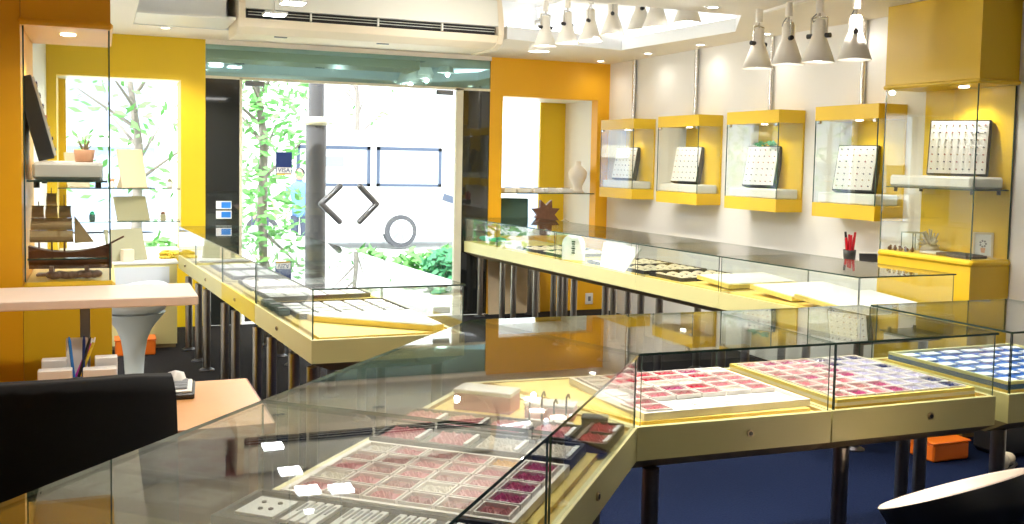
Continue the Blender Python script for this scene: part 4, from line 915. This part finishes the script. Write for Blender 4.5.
# ------------------------------------------------------------------ staff side: desk, shelf, chair, stools
t = thing('desk', 'light wood desk with a raised pale shelf, behind the angled counter', 'desk', (0, 3.66, 0))
off = (0, 3.66, 0)
b = MB(); b.box((-.17, 3.645, .705), (1.38, .70, .028), M_WOOD); b.build('desktop', t, off=off)
b = MB(); b.box((-.17, 3.293, .702), (1.38, .006, .034), M_WOODE); b.box((.523, 3.645, .702), (.006, .70, .034), M_WOODE); b.build('edge_band', t, off=off)
for x in (-.82, .47):
    b = MB(); b.box((x, 3.68, .345), (.03, .56, .69), M_WOODE); b.build('side_panel', t, off=off)
b = MB(); b.box((-.17, 3.93, .42), (1.26, .02, .54), M_WOODE); b.build('back_panel', t, off=off)
b = MB(); b.box((-.365, 4.10, 1.048), (1.40, .40, .035), M_SHELFP, bev=.004); b.build('raised_shelf', t, off=off)
for x in (-.06, -.80):
    b = MB(); b.box((x, 4.03, .515), (.035, .02, 1.03), M_GREYP, bev=.003); b.build('shelf_post', t, off=off)
DZ = .7195
t = thing('office_chair', 'black fabric office chair seen from behind at the left', 'chair', (-.11, 2.80, -.0), .02)
b = MB()
N = 10; vs = []
for i in range(N+1):
    s = i/N; z = .49+.540*s; w_ = .295-.012*s-.03*max(0, s-.9)*10*.2; yb = -.10-.05*math.sin(PI*s)-.05*s
    for j in range(7): x = (j/6*2-1)*w_; vs.append((x, yb+.05*(x/w_)**2, z+(-.012*(abs(x)/w_)**4 if i == N else 0)))
m_ = len(vs); vs += [(x, y+.06, z) for x, y, z in vs]
fs = []
for i in range(N):
    for j in range(6): a = i*7+j; fs.append([a, a+1, a+8, a+7]); fs.append([m_+a+7, m_+a+8, m_+a+1, m_+a])
for i in range(N): a = i*7; fs.append([a, a+7, m_+a+7, m_+a]); a = i*7+6; fs.append([a+7, a, m_+a, m_+a+7])
for j in range(6): fs.append([j+1, j, m_+j, m_+j+1]); a = N*7+j; fs.append([a, a+1, m_+a+1, m_+a])
b.add(vs, fs, M_BLACK, True); b.build('backrest', t)
b = MB(); b.box((0, .17, .46), (.50, .46, .08), M_BLACK, bev=.03); b.build('seat', t)
b = MB(); b.box((0, -.03, .45), (.06, .06, .30), M_BLK, rx=.3); b.build('back_bar', t)
b = MB(); b.cyl((0, .15, .10), (0, .15, .42), .03, M_BLK); b.build('gas_column', t)
b = MB()
for k in range(5): a = k*2*PI/5; b.cyl((0, .15, .10), (math.cos(a)*.26, .15+math.sin(a)*.26, .065), .022, M_BLK, .016, n=8)
b.build('star_base', t)
for k in range(5):
    a = k*2*PI/5; b = MB(); x, y = math.cos(a)*.26, .15+math.sin(a)*.26; b.cyl((x-.02, y, .03), (x+.02, y, .03), .03, M_BLK, n=14); b.build('caster', t)
# desk organiser
t = thing('desk_organiser', 'white desk organiser with card pockets under the raised shelf', 'desk organiser', (-.07, 3.90, DZ), 0)
b = MB(); b.box((0, 0, .004), (.29, .18, .008), M_GREYP)
b.box((-.02, .07, .108), (.085, .012, .20), M_PW, bev=.003); b.build('back_card', t)
for nm, c0, d0 in (('pocket', (-.105, .035, .068), (.10, .06, .136)), ('pocket', (.095, .04, .068), (.09, .06, .136)), ('pocket', (-.10, -.055, .056), (.13, .06, .112)), ('pocket', (.07, -.05, .054), (.13, .06, .108))):
    b = MB(); b.box(c0, d0, M_PW, bev=.003); b.box((c0[0], c0[1]-d0[1]/2-.001, c0[2]+.01), (d0[0]*.6, .002, .012), M_GREYP); b.build(nm, t)
b = MB(); b.box((-.015, .0, .035), (.06, .05, .06), M_VISAB, bev=.004); b.build('pen_cup', t)
for k, (m, a, lb) in enumerate(((M_BLUEP, -.10, 'blue pen in the desk organiser'), (M_MAGP, .38, 'magenta pen in the desk organiser'), (M_BLK, .28, 'black pen in the desk organiser'), (M_GOLD, .33, 'yellow pen in the desk organiser'), (M_VISAB, .02, 'navy pen in the desk organiser'))):
    b = MB(); b.cyl((0, 0, 0), (math.sin(a)*.13, .0, math.cos(a)*.13), .0055, m, n=8); b.cyl((math.sin(a)*.13, 0, math.cos(a)*.13), (math.sin(a)*.148, 0, math.cos(a)*.148), .0055, M_PW if k % 2 else m, .002, n=8)
    solo(b, 'pen', lb, 'pen', (-.097+.008*k, 3.90+.005*(k % 2), DZ+.065))
b = MB(); b.box((0, 0, .022), (.035, .035, .044), M_BLUEP, bev=.004); b.cyl((0, 0, .044), (0, 0, .055), .013, M_BLUEP, n=12); solo(b, 'glue_bottle', 'small blue bottle beside the desk organiser', 'bottle', (.085, 3.88, DZ))
t.scale = (.86, .86, .95)
t = thing('calculator', 'white desk device with grey keys in a black tray on the desk', 'calculator', (.255, 3.82, DZ), -.10)
b = MB(); b.box((0, 0, .01), (.12, .22, .02), M_BLK, bev=.004); b.build('tray', t)
b = MB(); b.box((0, 0, .024), (.10, .19, .012), M_PW, bev=.004); b.build('body', t)
for k in range(4):
    b = MB(); b.box((.0, -.065+.04*k, .034), (.07, .027, .010), M_GREYP, bev=.003); b.build('key_row', t)
b = MB(); b.lathe([(.001, .07), (.03, .06), (.04, .03)], (-.01, .07, 0), M_PW, 14); b.build('handset', t)
b = MB(); b.ball((0, 0, .02), .03, M_PW, 7, (1.8, 1, .6)); b.ball((.05, .01, .018), .026, M_PW, 7, (1.4, 1, .6)); solo(b, 'crumpled_tissue', 'crumpled white tissue on the desk beside the chair back', 'tissue', (.145, 3.70, DZ))
def stool(loc, rz, label, shell, seat, tilt=.0, zs=1., lift=.5):
    t = thing('bar_stool', label, 'bar stool', loc, rz); t.scale = (1, 1, zs)
    b = MB(); b.lathe([(.001, 0), (.20, 0), (.20, .012), (.10, .03), (.06, .035)], (0, 0, 0), shell, 28); b.build('foot', t)
    b = MB(); b.lathe([(.058, .03), (.062, .12), (.070, .25), (.085, .36), (.115, .45), (.17, .53), (.205, .58)], (0, 0, 0), shell, 28); b.build('pedestal', t)
    n = 32; R = Matrix.Translation((0, 0, .60)) @ Matrix.Rotation(tilt, 4, 'X')
    b = MB(); out = [(.02, -.05), (.14, -.04), (.205, 0), (.232, .06), (.238, .12)]
    ring = []
    for r, z in out: ring.append([(r*math.cos(2*PI*i/n), r*math.sin(2*PI*i/n), z*(1+lift*max(0, -math.sin(2*PI*i/n)))) for i in range(n)])
    vs = [tuple(R@Vector(q)) for rr in ring for q in rr]; b.add(vs, [[k*n+i, k*n+(i+1) % n, (k+1)*n+(i+1) % n, (k+1)*n+i] for k in range(4) for i in range(n)], shell, True); b.build('shell', t)
    b = MB(); inn = [(.238, .12), (.232, .125), (.222, .118), (.19, .045), (.10, .02), (.001, .018)]
    ring = []
    for r, z in inn: ring.append([(r*math.cos(2*PI*i/n), r*math.sin(2*PI*i/n), z*(1+lift*max(0, -math.sin(2*PI*i/n)))) for i in range(n)])
    vs = [tuple(R@Vector(q)) for rr in ring for q in rr]; b.add(vs, [[k*n+i, k*n+(i+1) % n, (k+1)*n+(i+1) % n, (k+1)*n+i] for k in range(5) for i in range(n)], seat, True); b.build('seat', t)
    return t
stool((.20, 7.25, 0), 2.3, 'white tulip-shaped stool behind the raised desk shelf', M_STOOLG, M_PW, -.04, zs=.88)
stool((2.46, 2.24, -.0), .30, 'dark-shelled bar stool with a pale seat at the lower right', M_STOOLD, M_SHELFP, -.51, zs=.86, lift=0)
# ------------------------------------------------------------------ light from outside, world, camera
w = bpy.data.worlds.new('World'); bpy.context.scene.world = w; w.use_nodes = True
bg = w.node_tree.nodes['Background']; bg.inputs['Color'].default_value = (.93, .97, 1, 1); bg.inputs['Strength'].default_value = 1.8
s = bpy.data.lights.new('sun', 'SUN'); s.energy = 3.5; s.angle = .02; s.color = (1, .97, .9); so = bpy.data.objects.new('sun', s); C.objects.link(so)
so.rotation_euler = Vector((.35, .55, -1)).to_track_quat('-Z', 'Y').to_euler()
cam = bpy.data.cameras.new('camera'); co = bpy.data.objects.new('camera', cam); C.objects.link(co)
p, r, yw, f = .063, .020, -.390, 1000.
fw = Vector((0, math.cos(p), -math.sin(p))); up0 = Vector((0, math.sin(p), math.cos(p))); rt0 = Vector((1, 0, 0))
rt = rt0*math.cos(r)+up0*math.sin(r); up1 = -rt0*math.sin(r)+up0*math.cos(r)
def room(d): return Vector((d.x*math.cos(yw)-d.y*math.sin(yw), d.x*math.sin(yw)+d.y*math.cos(yw), d.z))
A, B, F = room(rt), room(up1), room(fw)
co.matrix_world = Matrix(((A.x, B.x, -F.x, 0), (A.y, B.y, -F.y, 0), (A.z, B.z, -F.z, 1.6), (0, 0, 0, 1)))
cam.sensor_width = 36; cam.lens = f*36/1024; cam.shift_y = (222.7-262)/1024; cam.clip_start = .05
sc = bpy.context.scene; sc.camera = co
vsn = sc.view_settings; vsn.view_transform = 'Standard'; vsn.look = 'None'; vsn.exposure = 1.28; vsn.gamma = 1; vsn.use_curve_mapping = False
cy = sc.cycles; cy.use_denoising = True; cy.max_bounces = 10; cy.transparent_max_bounces = 40; cy.caustics_reflective = False; cy.caustics_refractive = False; cy.sample_clamp_indirect = 6
